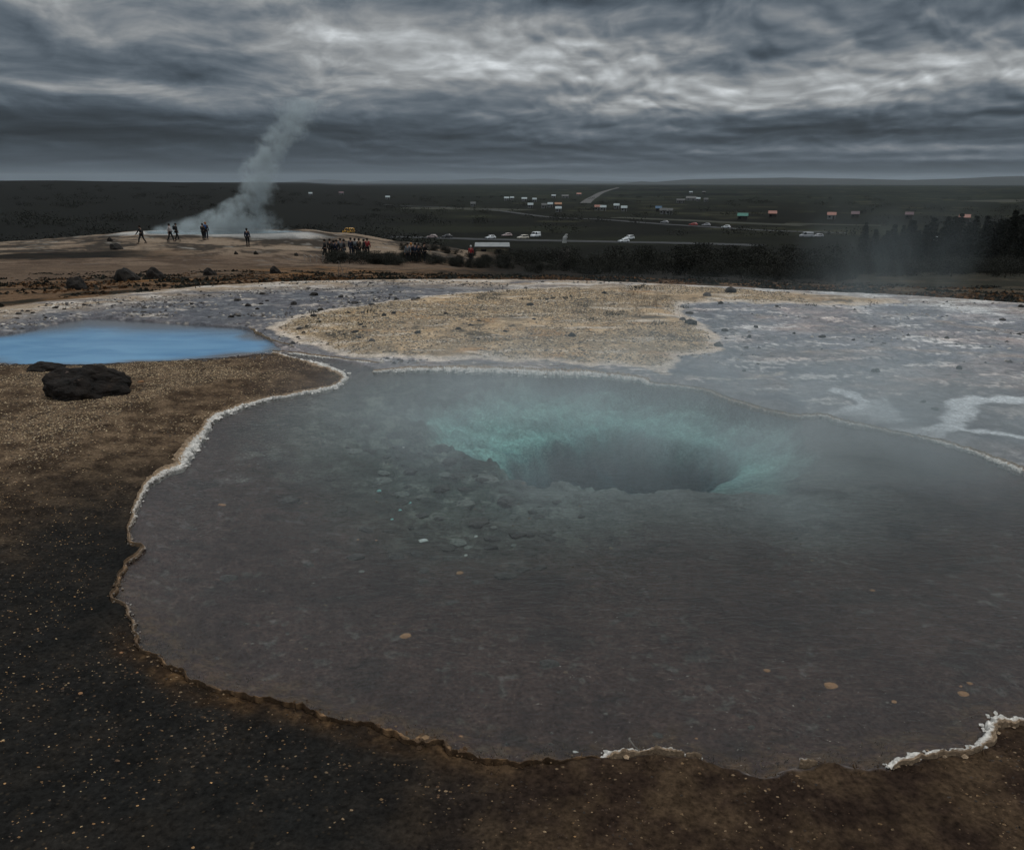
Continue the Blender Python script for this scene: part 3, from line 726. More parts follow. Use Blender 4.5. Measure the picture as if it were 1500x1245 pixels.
def ribbon(pts, name='sinter_rim', seed=0, step=.012, closed=False):
    """pts: (px, py, width m, whiteness 0..1, height m); water on the right-hand side of travel"""
    arr = []
    for (px, py, w, wh, h) in pts:
        g = gp(px, py); arr.append([g[0], g[1], w, wh, h])
    S = smooth_poly(arr, closed, 10)
    seg = np.hypot(np.diff(S[:, 0]), np.diff(S[:, 1])); s = np.concatenate([[0], np.cumsum(seg)])
    n = int(s[-1]/step)+2; ss_ = np.linspace(0, s[-1], n)
    D = np.stack([np.interp(ss_, s, S[:, k]) for k in range(5)], 1)
    D[:, 0] += .018*fbm(ss_*4, ss_*0+seed, 4, 101+seed); D[:, 1] += .03*fbm(ss_*4, ss_*0+seed+5, 4, 102+seed)
    lo = np.clip(1-D[:, 3]*2.5, 0, 1)
    D[:, 0] += lo*.022*fbm(ss_*9, ss_*0+seed+2, 3, 141); D[:, 1] += lo*.03*fbm(ss_*9, ss_*0+seed+3, 3, 142)
    rag = 1-lo*.75+lo*2.2*np.clip(fbm(ss_*5, ss_*0+seed, 4, 143, .7)+.12, 0, 1)
    D[:, 2] *= rag; D[:, 4] *= 1-lo*.45
    # follow the same wobble as the shoreline
    x, y = D[:, 0].copy(), D[:, 1].copy()
    D[:, 0] = x-.05*fbm(x*3, y*3, 4, 3); D[:, 1] = y-.08*fbm(x*3+9, y*3, 4, 4)
    tx = np.gradient(D[:, 0]); ty = np.gradient(D[:, 1]); k = np.ones(9)/9
    tx = np.convolve(np.pad(tx, 4, mode='edge'), k, 'valid'); ty = np.convolve(np.pad(ty, 4, mode='edge'), k, 'valid')
    L = np.hypot(tx, ty)+1e-9; nx, ny = ty/L, -tx/L     # right-hand side = water
    q = ss_
    lob = np.abs(pnoise(q*9, q*0+3.3, 111+seed))*1.6+np.abs(pnoise(q*21, q*0+1.3, 112+seed))*.7
    saw = np.abs(((q*17+2.5*pnoise(q*5, q*0+2, 116+seed)) % 1)-.5)*2; saw2 = np.abs(((q*41+2*pnoise(q*11, q*0+2, 117+seed)) % 1)-.5)*2
    w = D[:, 2]*.72*(.35+.7*lob+.45*saw**.6+.22*saw2+.5*pnoise(q*1.6, q*0, 113+seed)); w = np.maximum(w, .003)
    wl = D[:, 2]*.72*(.6+1.1*np.abs(pnoise(q*6, q*0+7, 114+seed))+.7*np.abs(pnoise(q*19, q*0+7, 118+seed))+.8*pnoise(q*1.7, q*0+4, 115+seed)); wl = np.maximum(wl, .004)
    ts = np.array([-1.15, -1.02, -.9, -.65, -.3, .1, .45, .75, 1.0, 1.1])   # + = water side
    V = []; Cc = []
    for t in ts:
        off = np.where(t > 0, t*w, t*wl)
        X = D[:, 0]+nx*off; Y = D[:, 1]+ny*off
        hh = D[:, 4]*.5*np.clip(1-abs(t)**5.0, 0, 1)**.6
        bumps = .4+1.3*np.abs(pnoise(X*22, Y*22, 121))+.8*np.abs(pnoise(X*55, Y*55, 122))
        Z = .012+hh*bumps
        if abs(t) > 1.01: Z = Z*0-.03
        if -1.1 < t < -.5: Z = Z+.02
        V.append(np.stack([X, Y, Z], 1))
        nn = .5+.5*fbm(X*7, Y*7, 3, 131)
        tan = TANC*(1-D[:, 3:4]*.15)
        br = BRC*(.45+1.1*nn[:, None])+np.array((.20, .12, .06))*ss(.52, .72, .5+.5*fbm(X*16, Y*16, 3, 151))[:, None]
        whm = np.clip(D[:, 3:4]*1.35-.15, 0, 1)*ss(-.25, .45, t+1.6*(nn-.5))[:, None]
        c = (tan*np.clip(D[:, 3:4]*2.5, 0, 1)+br*(1-np.clip(D[:, 3:4]*2.5, 0, 1)))
        c = c*(1-whm)+WHC*whm
        Cc.append(c)
    nT = len(ts); V = np.stack(V, 1).reshape(-1, 3); Cc = np.stack(Cc, 1).reshape(-1, 3)
    i = np.arange(n-1)[:, None]*nT+np.arange(nT-1)[None, :]
    Fc = np.stack([i, i+1, i+1+nT, i+nT], -1).reshape(-1, 4)
    # broken plates and knobs of crust strewn along the ribbon, part of the same rim
    r_ = np.random.RandomState(900+seed); nf = int(s[-1]*(190 if D[:, 3].mean() < .95 or s[-1] > 3 else 120)); ii = r_.randint(0, n, nf)
    wh_ = D[ii, 3]; brn = np.clip(1-wh_*2.5, 0, 1)
    tt = r_.randn(nf)*(.85+.5*brn); off = np.where(tt > 0, tt*w[ii], tt*wl[ii])+r_.randn(nf)*.006*(1+brn)
    sz = (.005+.016*r_.rand(nf)**2.2)*(1-.35*brn)*np.clip(D[ii, 2]/.035, .55, 1.25)
    cx = D[ii, 0]+nx[ii]*off; cyy = D[ii, 1]+ny[ii]*off; cz = np.where(np.abs(tt) < 1, .014+.35*D[ii, 4]*(1-np.abs(tt)*.6), .006)
    k_ = 6; a0 = r_.rand(nf)*6.28; P_ = []
    for q_ in range(k_):
        aa = a0+q_*2*math.pi/k_; rr_ = sz*(.55+.8*r_.rand(nf)); P_.append(np.stack([cx+np.cos(aa)*rr_, cyy+np.sin(aa)*rr_, cz+(r_.rand(nf)-.5)*sz*.5], 1))
    P_.append(np.stack([cx, cyy, cz+sz*(.45+.5*r_.rand(nf))], 1)); P_.append(np.stack([cx, cyy, cz-sz*.8], 1))
    Pv = np.stack(P_, 1); base_i = len(V)+np.arange(nf)[:, None, None]*(k_+2)
    fr = np.array([[q_, (q_+1) % k_, k_, k_] for q_ in range(k_)]+[[(q_+1) % k_, q_, k_+1, k_+1] for q_ in range(k_)])[None]
    wcol = np.where((tt+.5*r_.randn(nf) > -.1)[:, None], WHC*(.8+.3*r_.rand(nf, 1)), TANC*(.7+.6*r_.rand(nf, 1)))
    bcol = np.where((r_.rand(nf) < .22)[:, None], np.array((.26, .165, .085)), BRC*(.5+.9*r_.rand(nf, 1)))
    fc = wcol*(1-brn[:, None])+bcol*brn[:, None]
    tri = (base_i+fr)[:, :, :3].reshape(-1, 3)
    V2 = np.concatenate([V, Pv.reshape(-1, 3)]); C2 = np.concatenate([Cc, np.repeat(fc, k_+2, 0)])
    quads = np.concatenate([Fc[:, [0, 1, 2]], Fc[:, [0, 2, 3]], tri])
    o = mesh_np(name, V2, quads, RIM, {'alb': C2}, smooth=False); tag(o, kind='structure'); return o
# tongue shore, travelling from the channel down to the near bank: water lies on the left -> reverse order
tong = [(402,519,.03,.5,.02),(430,527,.07,.8,.03),(462,536,.11,.95,.035),(492,546,.09,1,.04),(503,555,.05,1,.045),(490,567,.05,1,.045),(452,576,.035,.95,.035),(400,584,.03,.9,.03),(345,600,.05,.95,.035),
    (312,615,.045,.95,.04),(292,640,.065,.95,.05),(272,662,.085,.95,.05),(262,684,.06,.9,.045),(236,694,.05,.75,.04),(214,714,.025,.7,.03),(203,738,.018,.6,.022),(190,775,.012,.25,.02),
    (188,798,.018,.12,.02),(206,806,.012,.2,.02),(186,830,.018,.1,.02),(164,880,.016,.1,.02),(186,892,.015,.2,.015),(206,950,.014,.08,.02),(240,966,.014,.04,.02),(282,1002,.02,.03,.022),(350,1018,.02,.03,.022),
    (384,1030,.025,0,.022),(450,1046,.035,0,.025),(540,1064,.04,0,.025),(600,1086,.04,.0,.025),(640,1086,.045,.02,.03),(672,1106,.035,0,.025),(760,1122,.03,0,.02),(880,1118,.02,.03,.02)]
ribbon(tong[::-1], 'shore_rim', 0)
ribbon([(400,517,.02,.7,.02),(432,519,.03,.9,.02),(470,524,.025,.8,.02),(505,528,.02,.8,.02),(540,533,.03,.8,.025),(575,536,.02,.5,.02),(700,537,.02,.5,.02),(830,541,.02,.7,.02),(905,546,.015,.5,.02),(985,552,.02,.6,.02)], 'inner_rim', 3)
ribbon([(548,546,.03,.7,.03),(575,544,.04,.8,.04),(620,542,.08,.95,.05),(700,543,.12,1,.065),(800,547,.13,1,.07),(860,549,.12,1,.07),(900,553,.11,1,.06),(945,558,.07,.9,.04),(952,563,.03,.8,.035),(975,566,.025,.8,.03),(1010,569,.02,.6,.025),(1040,576,.02,.35,.025),(1080,591,.03,.25,.03),(1150,608,.02,.3,.025),(1205,612,.03,.7,.03),(1240,621,.03,.8,.03),(1300,633,.02,.4,.025),(1350,643,.018,.45,.025),(1400,656,.025,.9,.03),(1440,669,.03,.7,.03),(1500,692,.04,1,.035),(1600,722,.04,.8,.03),(1700,745,.03,.7,.03),(1850,775,.03,.6,.03),(2045,818,.02,.4,.03)], 'far_rim', 5)
ribbon([(882,1116,.02,1,.02),(893,1108,.03,1,.03),(915,1103,.035,1,.035),(940,1107,.02,.8,.02),(962,1104,.03,1,.035),(985,1107,.03,1,.03),(1003,1119,.01,1,.02)][::-1], 'near_rim', 7, .006)
ribbon([(1305,1128,.02,.9,.02),(1330,1117,.03,.9,.03),(1362,1110,.025,.9,.03),(1395,1104,.028,.9,.035),(1430,1094,.035,.9,.035),(1455,1080,.03,.9,.035),(1472,1066,.035,1,.04),(1500,1066,.03,.9,.03),(1560,1050,.03,.8,.03),(1700,1008,.03,.8,.03)][::-1], 'near_rim', 9, .006)
ribbon([(1166,1118,.015,1,.03),(1180,1119,.02,1,.035),(1196,1125,.01,1,.02)][::-1], 'near_rim', 11, .005)
ribbon([(1005,1118,.012,1,.02),(1018,1117,.016,1,.03),(1030,1123,.008,1,.015)][::-1], 'near_rim', 13, .005)
ribbon([(366,482,.02,1,.02),(380,490,.022,1,.02),(400,500,.02,1,.02),(425,507,.02,.9,.02),(432,512,.02,.8,.02)][::-1], 'outlet_rim', 15)

# ------------------------------------------------------------------ hills on the horizon
def ridge(name, pts, r, depth, m, seed, base=-110):
    V = []; n = 160; k = 7
    xs = np.array([p[0] for p in pts]); ys = np.array([p[1] for p in pts])
    px = np.linspace(xs[0], xs[-1], n); py = np.interp(px, xs, ys)
    py = py+.35*fbm(px/60, px*0, 4, seed)
    for j in range(k):
        f = j/(k-1); prof = math.sin(math.pi*f)**.8
        for i in range(n):
            az = azpx(px[i], 266); rr = r+(f-.5)*depth
            top = EYE-r*tandep(px[i], py[i])
            z = base+(max(top, base)-base)*prof*(1+.12*float(pnoise(px[i]/40, j*.8, seed+3))*(1 if j != 3 else 0))
            V.append((math.sin(az)*rr, math.cos(az)*rr, z))
    i = np.arange(k-1)[:, None]*n+np.arange(n-1)[None, :]
    Fc = np.stack([i, i+1, i+1+n, i+n], -1).reshape(-1, 4)
    o = mesh_np(name, V, Fc, m, smooth=True); tag(o, kind='structure')
hillm = mat('moorland', (.010, .014, .014), (.018, .022, .020), .004, .95)
hillm2 = mat('blue_fell', (.012, .018, .026), (.022, .028, .036), .002, .95)
ridge('hills', [(330,270),(400,268),(470,263),(500,264),(530,267),(560,265),(640,265),(700,262),(725,261),(760,263),(800,262),(840,265),(900,266),(1000,268)], 20000, 3500, hillm2, 201)
ridge('hills', [(900,270),(940,266),(960,267),(1000,263.5),(1060,262),(1150,260.5),(1250,262),(1330,264),(1400,262),(1460,259),(1500,258),(1600,257),(1800,256)], 11000, 2500, hillm, 202)

# ------------------------------------------------------------------ gravel and grit (stuff)
def chips(name, pts, size, cols, label, seed=0, flat=.45):
    n = len(pts); r_ = np.random.RandomState(seed)
    a0 = r_.rand(n)*6.283; k = 5
    s = size*(.5+r_.rand(n)**2*1.3)
    z, _ = fields(pts[:, 0], pts[:, 1])
    V = np.zeros((n, k+1, 3)); 
    tilt = r_.rand(n)*.6-.3; tdir = r_.rand(n)*6.283
    for i in range(k):
        a = a0+i*2*math.pi/k+r_.rand(n)*.5; rad = s*(.7+.6*r_.rand(n))
        dx, dy = np.cos(a)*rad, np.sin(a)*rad*.75
        V[:, i, 0] = pts[:, 0]+dx; V[:, i, 1] = pts[:, 1]+dy
        V[:, i, 2] = z+tilt*(dx*np.cos(tdir)+dy*np.sin(tdir))
    V[:, k, 0] = pts[:, 0]+(r_.rand(n)-.5)*s*.5; V[:, k, 1] = pts[:, 1]+(r_.rand(n)-.5)*s*.5; V[:, k, 2] = z+s*flat*(.5+r_.rand(n))
    b = np.arange(n)[:, None, None]*(k+1)
    tri = np.array([[i, (i+1) % k, k] for i in range(k)])[None]
    Fc = (b+tri).reshape(-1, 3)
    cols = np.array(cols); ci = r_.choice(len(cols), n, p=None)
    cc = cols[ci]*(.6+.7*r_.rand(n, 1)); cc = np.repeat(cc, k+1, 0)
    m = bpy.data.materials.get('grit') or grit_mat()
    o = mesh_np(name, V.reshape(-1, 3), Fc, m, {'alb': cc}); tag(o, label, 'gravel', kind='stuff'); return o
def grit_mat():
    m = bpy.data.materials.new('grit'); m.use_nodes = True; t = NT(m.node_tree)
    out = t.n('ShaderNodeOutputMaterial'); b = t.n('ShaderNodeBsdfPrincipled'); t.l(b.outputs[0], out.inputs[0])
    a = t.n('ShaderNodeAttribute', attribute_name='alb').outputs['Color']; geo = t.n('ShaderNodeNewGeometry')
    k = t.mr(t.noise(geo.outputs['Position'], 80, 3, .6), .3, .7, .7, 1.25, False)
    s = t.n('ShaderNodeVectorMath', operation='SCALE'); t.l(a, s.inputs[0]); t.l(k, s.inputs['Scale']); t.l(s.outputs[0], b.inputs['Base Color'])
    b.inputs['Roughness'].default_value = .7; b.inputs['Specular IOR Level'].default_value = .3
    return m
def sample(n, x0, x1, y0, y1, keep, seed):
    r_ = np.random.RandomState(seed); x = x0+r_.rand(n)*(x1-x0); y = y0+r_.rand(n)*(y1-y0)
    z, F = fields(x, y); p = keep(x, y, F)
    k = r_.rand(n) < p
    return np.stack([x[k], y[k]], 1)
GOLD = [(.32,.22,.12),(.42,.32,.20),(.46,.36,.22),(.22,.15,.09),(.10,.075,.055),(.03,.025,.02),(.02,.018,.016),(.24,.17,.10)]
pt = sample(330000, -8.5, -.3, 2.0, 12.3, lambda x, y, F: F['left']*(F['dM'] > .06)*(F['dB'] > .12)*(.06+.94*ss(5.0, 8.5, y+.6*fbm(x*1.2, y*1.2, 3, 301)))*np.where(y < 5, .8, 1)*(1-.93*np.maximum(ss(1.6, .4, F['dM']+.5*fbm(x, y, 3, 302))*ss(9, 6.0, y), 0))*(.15+.85*ss(4.2, 6.5, y))*ss(-.5, .3, fbm(x*.9, y*.9, 4, 303))*(.35+.65*(F['dM'] > 1.0)), 1)
chips('gravel', pt, .0075, GOLD, 'loose pale and golden gravel on the dark soil left of the pool', 2)
pt = sample(26000, -5.5, 1, 1.6, 6.5, lambda x, y, F: F['left']*(F['dM'] > .12)*(.12+.88*ss(-1.3, -2.7, x))*ss(-.3, .4, fbm(x*.9, y*.9, 4, 305)), 3)
chips('gravel', pt, .0045, [(.34,.19,.08),(.22,.12,.05),(.40,.28,.15),(.10,.065,.04),(.06,.04,.03)], 'sparse rusty grit on the wet black soil at the lower left', 4)
pt = sample(120000, -6.5, 6.5, 10.9, 20, lambda x, y, F: (F['dT'] < -.15)*ss(-.25, .2, fbm(x*.5, y*.6, 3, 306)+.12), 5)
chips('gravel', pt, .017, [(.34,.24,.13),(.42,.32,.19),(.26,.18,.10),(.10,.08,.055),(.05,.04,.032),(.16,.12,.075),(.52,.44,.33)], 'tan gravel covering the flat island behind the pool', 6)
pt = sample(26000, -12, 16, 11, 21, lambda x, y, F: (F['edge'] < -.2)*(F['dB'] > .1)*(F['dM'] > .2)*(F['dT'] > 0)*ss(.0, .35, fbm(x*.45, y*.8, 4, 307)+.12)*(1-.75*(x > 3)), 7)
chips('gravel', pt, .028, [(.5,.46,.40),(.035,.035,.04),(.06,.055,.055),(.16,.14,.12),(.34,.31,.28),(.09,.08,.075)], 'scattered stone chips on the grey mineral flat', 8, .6)
pt = sample(4500, -4, 8, 2.4, 9.5, lambda x, y, F: (F['dM'] < -.2)*(F['dBas'] > 0)*ss(.1, .5, fbm(x*.8, y*.8, 4, 308)+.15+.3*F['shelf']), 9)
chips('gravel', pt, .012, [(.05,.042,.038),(.03,.027,.025),(.09,.08,.07),(.12,.08,.05)], 'small stones lying on the brown bed of the clear pool', 10, .5)

pt = sample(30000, -2.5, 6, .9, 4.4, lambda x, y, F: (F['dM'] > .03)*ss(-.4, .4, fbm(x*1.5, y*1.5, 4, 309))*ss(.9, .1, F['dM']-.35*ss(-.5, 1, x)), 11)
chips('gravel', pt, .0055, [(.09,.05,.025),(.05,.03,.018),(.14,.085,.04),(.03,.022,.016),(.22,.15,.085)], 'brown crumbs of crust on the near bank of the pool', 12, .6)
# ------------------------------------------------------------------ rocks
def rock_mesh(name, seed, sub=3, rough=.17, facet=8, flat=.75):
    bm = bmesh.new(); bmesh.ops.create_icosphere(bm, subdivisions=sub, radius=1)
    r_ = random.Random(seed)
    planes = [(Vector((r_.gauss(0, 1), r_.gauss(0, 1), r_.gauss(0, .8))).normalized(), .55+.35*r_.random()) for _ in range(facet)]
    for v in bm.verts:
        p = v.co.copy()
        for nrm_, d in planes:
            k = p.dot(nrm_)
            if k > d: p -= nrm_*(k-d)*.85
        a = float(pnoise(p.x*2+seed, p.y*2+p.z*1.7, seed))*rough+float(pnoise(p.x*5+seed, p.y*5-p.z*4, seed+1))*rough*.45+float(pnoise(p.x*11, p.y*11+p.z*9, seed+2))*rough*.22
        v.co = p*(1+a); v.co.z = v.co.z*flat+.25*flat
    me = bpy.data.meshes.new(name); bm.to_mesh(me); bm.free(); return me
M_ROCK = mat('dark_basalt', (.007, .007, .007), (.026, .021, .017), 2.2, .85, .8, .25, bscale=9)
M_ROCKG = mat('grey_stone', (.03, .028, .028), (.09, .08, .072), 3, .85, .6)
M_BEDR = mat('drowned_stone', (.030, .027, .025), (.07, .064, .056), 3, .9, .5)
M_BEDP = mat('pale_drowned_stone', (.09, .095, .085), (.20, .20, .18), 4, .9, .5)
M_ORG = mat('orange_stone', (.24, .115, .05), (.36, .20, .10), 4, .8, .4)
M_WHT = mat('white_sinter_stone', (.5, .5, .48), (.72, .71, .68), 4, .7, .6)
M_TEAL = mat('turquoise_pebble', (.18, .45, .45), (.35, .62, .58), 4, .6)
def big_rock_mat():
    m = bpy.data.materials.new('big_boulder'); m.use_nodes = True; t = NT(m.node_tree)
    out = t.n('ShaderNodeOutputMaterial'); b = t.n('ShaderNodeBsdfPrincipled'); t.l(b.outputs[0], out.inputs[0])
    tc = t.n('ShaderNodeTexCoord'); P = tc.outputs['Object']
    c = t.ramp(t.noise(P, 3, 7, .65, .4), [(.3, (.008, .008, .008)), (.6, (.022, .017, .014)), (.8, (.06, .04, .028))])
    li = t.mr(t.noise(P, 2.1, 6, .7, .3), .60, .68); sep = t.n('ShaderNodeSeparateXYZ'); g = t.n('ShaderNodeNewGeometry'); t.l(g.outputs['Normal'], sep.inputs[0])
    li = t.m('MULTIPLY', li, t.mr(sep.outputs[2], .35, .8, 0, .8))
    t.l(t.mix(li, c, (.26, .18, .15, 1)), b.inputs['Base Color']); b.inputs['Roughness'].default_value = .85; b.inputs['Specular IOR Level'].default_value = .2
    bp = t.n('ShaderNodeBump'); bp.inputs['Distance'].default_value = .05; bp.inputs['Strength'].default_value = .9
    t.l(t.noise(P, 7, 9, .7), bp.inputs['Height']); t.l(bp.outputs[0], b.inputs['Normal'])
    return m
M_BIG = big_rock_mat()
ROCKS = {}
def rock(name, loc, size, rz, m, variant, label, cat, group=None, sink=.12, sub=3):
    key = (variant, m.name, sub)
    if key not in ROCKS:
        me = rock_mesh(name, 40+variant*7, sub); me.materials.append(m); ROCKS[key] = me
        me.polygons.foreach_set('use_smooth', [False]*len(me.polygons))
    o = bpy.data.objects.new(name, ROCKS[key]); COL.objects.link(o)
    o.scale = (size[0]/2, size[1]/2, size[2]/1.15); o.rotation_euler = (0, 0, rz); o.location = (loc[0], loc[1], loc[2]-sink*size[2])
    tag(o, label, cat, group); return o
def pxsize(npx, r): return npx/1133*r*.97
p = gp(107, 602)
o = rock('boulder', (p[0], p[1]+.38, height(p[0], p[1]+.38)), (1.12, .74, .47), .1, M_BIG, 1, 'big black boulder on the gravel in front of the blue pool', 'boulder', sub=5)
p = gp(64, 545); rock('rock', (p[0], p[1], height(p[0], p[1])), (.62, .35, .16), .0, M_BIG, 2, 'low brown crusted rock behind the big black boulder', 'rock', sub=4)
p = gp(207, 569); rock('stone', (p[0], p[1], height(p[0], p[1])), (.10, .05, .03), .0, M_ORG, 3, 'small flat orange stone on gravel right of the big boulder', 'stone')
for (px, py, w, h, lab, r) in ((110, 428, 30, 20, 'dark pointed boulder at the left end of the row behind the blue pool', 24), (186, 418, 38, 25, 'tallest blocky dark boulder in the row behind the blue pool', 27),
        (227, 413, 27, 19, 'rounded dark boulder just right of the tallest one in the row', 28), (307, 409, 20, 13, 'small dark boulder standing alone on the brown grass strip', 31),
        (403, 405, 17, 13, 'dark boulder at the edge of the heath beneath the walkers', 34), (169, 363, 18, 13, 'dark boulder on the pale mound slope', 73), (346, 374, 7, 6, 'left one of two small dark stones below the lone walker', 66), (375, 375, 7, 6, 'right one of two small dark stones below the lone walker', 66),
        (160, 352, 8, 7, 'small dark stone beside the boulder on the mound', 82), (434, 373, 7, 5, 'small dark stone near the rope fence', 66)):
    q = at(px, r); s = pxsize(w, r); hh = h/1133*r*1.02
    rock('boulder', q, (s, s*.8, hh*1.25), rnd.random()*3, M_ROCK, rnd.randrange(6), lab, 'boulder', sink=.2)
# loose rocks on the flats: hand-placed big ones, then scattered
flat_rocks = [(348,441,14,6),(1100,417,4,3),(1055,446,10,5),(1062,485,14,5),(1052,508,14,8),(1097,495,9,6),(1107,481,8,5),(1205,494,14,4),(1387,496,8,4),(1405,541,10,6),(1250,499,6,3),(1284,546,10,6),
   (1138,450,5,4),(1163,490,6,3),(777,448,16,5),(562,463,9,6),(545,500,10,5),(740,487,10,3),(653,461,8,5),(1012,475,24,9),(1000,470,14,6),(1010,460,16,4),(885,430,9,4),(430,447,14,6),(520,445,12,6),(470,455,12,4),
   (580,440,10,4),(612,438,8,4),(500,436,10,4),(460,433,14,6),(385,432,12,4),(1070,428,22,9),(1035,434,18,6),(1280,545,9,5),(1370,600,12,4),(1352,590,9,4),(1110,535,6,3),(1090,545,8,3)]
for i, (px, py, w, h) in enumerate(flat_rocks):
    q = hit(px, py); r = math.hypot(q.x, q.y); s = pxsize(w, r)
    rock('rock', q, (s, s*.8, h/1133*r*1.15), rnd.random()*3, M_ROCK if i % 4 else M_ROCKG, i % 6, 'larger dark rock on the mineral flat beyond the pools', 'rock', 'larger rocks on the mineral flat', sub=2)
cnt = 0
pts = sample(2600, -11, 15, 12.2, 20.5, lambda x, y, F: (F['edge'] < -.2)*(F['dB'] > .3)*(F['dM'] > .3)*(.15+.85*ss(3, -1, x))*ss(-.15, .3, fbm(x*.5, y*.5, 3, 311)), 31)
for i, (x, y) in enumerate(pts[:230]):
    r = math.hypot(x, y); s = .04+.13*rnd.random()**3
    rock('rock', (x, y, height(x, y)), (s, s*.8, s*(.25+.3*rnd.random())), rnd.random()*3, M_ROCK if rnd.random() < .7 else M_ROCKG, i % 6, 'small dark rock scattered on the grey flat beyond the pools', 'rock', 'small rocks scattered on the grey flat', sub=2)
# stones on the pool bed
def bedz(px, py):
    q = hit(px, py); return q
bed_rocks = [(int(500+380*abs(rnd.random()*.6+rnd.random()*.4)), int(650+200*rnd.random()), int(9+22*rnd.random()**2), int(5+6*rnd.random()), int(rnd.random() < .5)) for _ in range(75)]+[(422,725,34,20,0),(535,770,26,20,1),(520,813,34,14,0),(620,775,34,16,0),(580,812,30,14,1),(450,826,20,10,0),(700,760,40,14,0),(720,785,30,12,1),(618,752,26,10,1),(560,700,30,10,1),(650,700,30,10,0),(600,690,24,8,1),
    (680,735,36,10,1),(540,660,20,7,1),(760,780,30,12,1),(660,815,30,10,0),(610,810,24,9,1),(740,735,30,9,1),(500,745,22,9,0),(480,700,20,9,0),(590,735,24,8,0),(670,790,30,10,1),(335,845,30,10,0),(640,760,20,8,1),
    (560,640,18,6,1),(580,655,16,6,1),(530,680,18,7,1),(715,700,34,9,1),(700,812,28,10,0),(775,808,26,9,0),(820,790,22,9,0),(740,840,40,16,0),(790,830,26,10,0),(660,880,20,8,0),(805,968,38,18,0),(1380,620,1,1,0),(962,1072,22,14,0),(920,900,14,6,0),(284,774,12,7,0),(700,850,24,10,0),(620,850,20,8,0)]
for i, (px, py, w, h, pale) in enumerate(bed_rocks):
    if w < 3: continue
    q = bedz(px, py+h*.4)
    if sdpoly(np.array([q.x]), np.array([q.y]), BASIN)[0] < .15: continue
    q = bedz(px, py+h*.4); r = math.hypot(q.x, q.y); s = pxsize(w, r)
    lab = ('greenish pale stone lying on the bed among the drowned rocks' if pale else 'dark brown stone lying on the bed of the clear pool')
    if (px, py) == (805, 968): lab = 'dark elongated stone alone on the bed at the near centre of the pool'
    rock('stone', q, (s*1.1, s*.75, s*.38), rnd.random()*.8-.4, M_BEDP if pale and i % 3 == 0 else (M_ROCKG if pale else M_BEDR), i % 6, lab, 'stone', None if 'alone' in lab else 'stones on the pool bed', sink=.3)
special = [(1216,1003,24,11,M_ORG,'largest orange stone on the bed at the lower right of the pool'),(1123,982,13,7,M_ORG,'orange stone left of and behind the largest orange one'),(592,929,24,9,M_ORG,'curved rusty stone on the bed in the near left of the pool'),
    (673,838,15,7,M_ORG,'orange stone among the drowned rocks near the pool centre'),(325,740,13,5,M_ORG,'narrow orange chip near the left shore of the pool'),(620,791,20,6,M_WHT,'long pale yellowish stone among the drowned rocks'),
    (1410,1016,18,7,M_ORG,'dull orange stone nearest the right edge of the pool'),(1420,1001,10,5,M_ORG,'small dull orange stone behind the dull one at the right'),(1277,865,9,4,M_ORG,'faint orange stone in the middle right of the pool'),(1309,1028,10,5,M_ORG,'tiny orange stone between the largest orange one and the right shore'),
    (843,1099,12,11,M_WHT,'round white stone in shallow water at the near shore'),(1407,1006,6,3,M_ORG,'tiny rusty chip beside the dull orange stone'),(675,1078,8,4,M_ORG,'small rusty stone by the brown mats at the near shore'),(1100,1065,16,9,M_BEDR,'brown stone on the bed below the two orange stones'),
    (524,790,5,4,M_ORG,'tiny yellow pebble left among drowned rocks'),(551,792,5,3,M_ORG,'tiny yellow pebble right of its twin among drowned rocks'),(1020,1080,6,4,M_ORG,'tiny rusty pebble near the white near rim')]
for k, (px, py, w, h, m_, lab) in enumerate(special):
    q = bedz(px, py+h*.4); r = math.hypot(q.x, q.y); s = pxsize(w, r)
    rock('stone', q, (s, s*.7, s*.25), rnd.random()*.6-.3, m_, k % 6, lab, 'stone', sink=.2)
q = bedz(842, 1103); 
for (px, py, w, lab) in ((590,656,6,'white pebble at the far left of the bright pebbles'),(574,762,6,'bright pebble with a yellow side among the drowned rocks'),(599,738,9,'bright turquoise pebble, largest of the bright ones'),(697,786,7,'pale turquoise pebble right of the drowned rocks'),
        (682,814,7,'bright blue white pebble nearest the camera'),(555,722,9,'turquoise pebble in the middle of the shelf'),(644,697,6,'turquoise pebble close to the deep vent'),(586,751,6,'tiny turquoise chip beside the largest bright pebble')):
    q = bedz(px, py); r = math.hypot(q.x, q.y); s = pxsize(w, r)
    rock('pebble', q, (s, s*.8, s*.35), 0, M_WHT if 'white' in lab or 'pale' in lab else M_TEAL, 2, lab, 'pebble', sub=2)
for i, (px, py, s_, lab) in enumerate(((118,1017,7,'orange pebble alone on the wet black soil at lower left'),(178,958,6,'golden pebble on the dark soil beside the near rim'),(201,988,5,'rusty pebble on black soil inside the bend of the rim'))):
    q = hit(px, py); r = math.hypot(q.x, q.y); s = pxsize(s_, r); rock('pebble', q, (s, s*.8, s*.5), 0, M_ORG, i, lab, 'pebble', sub=2)

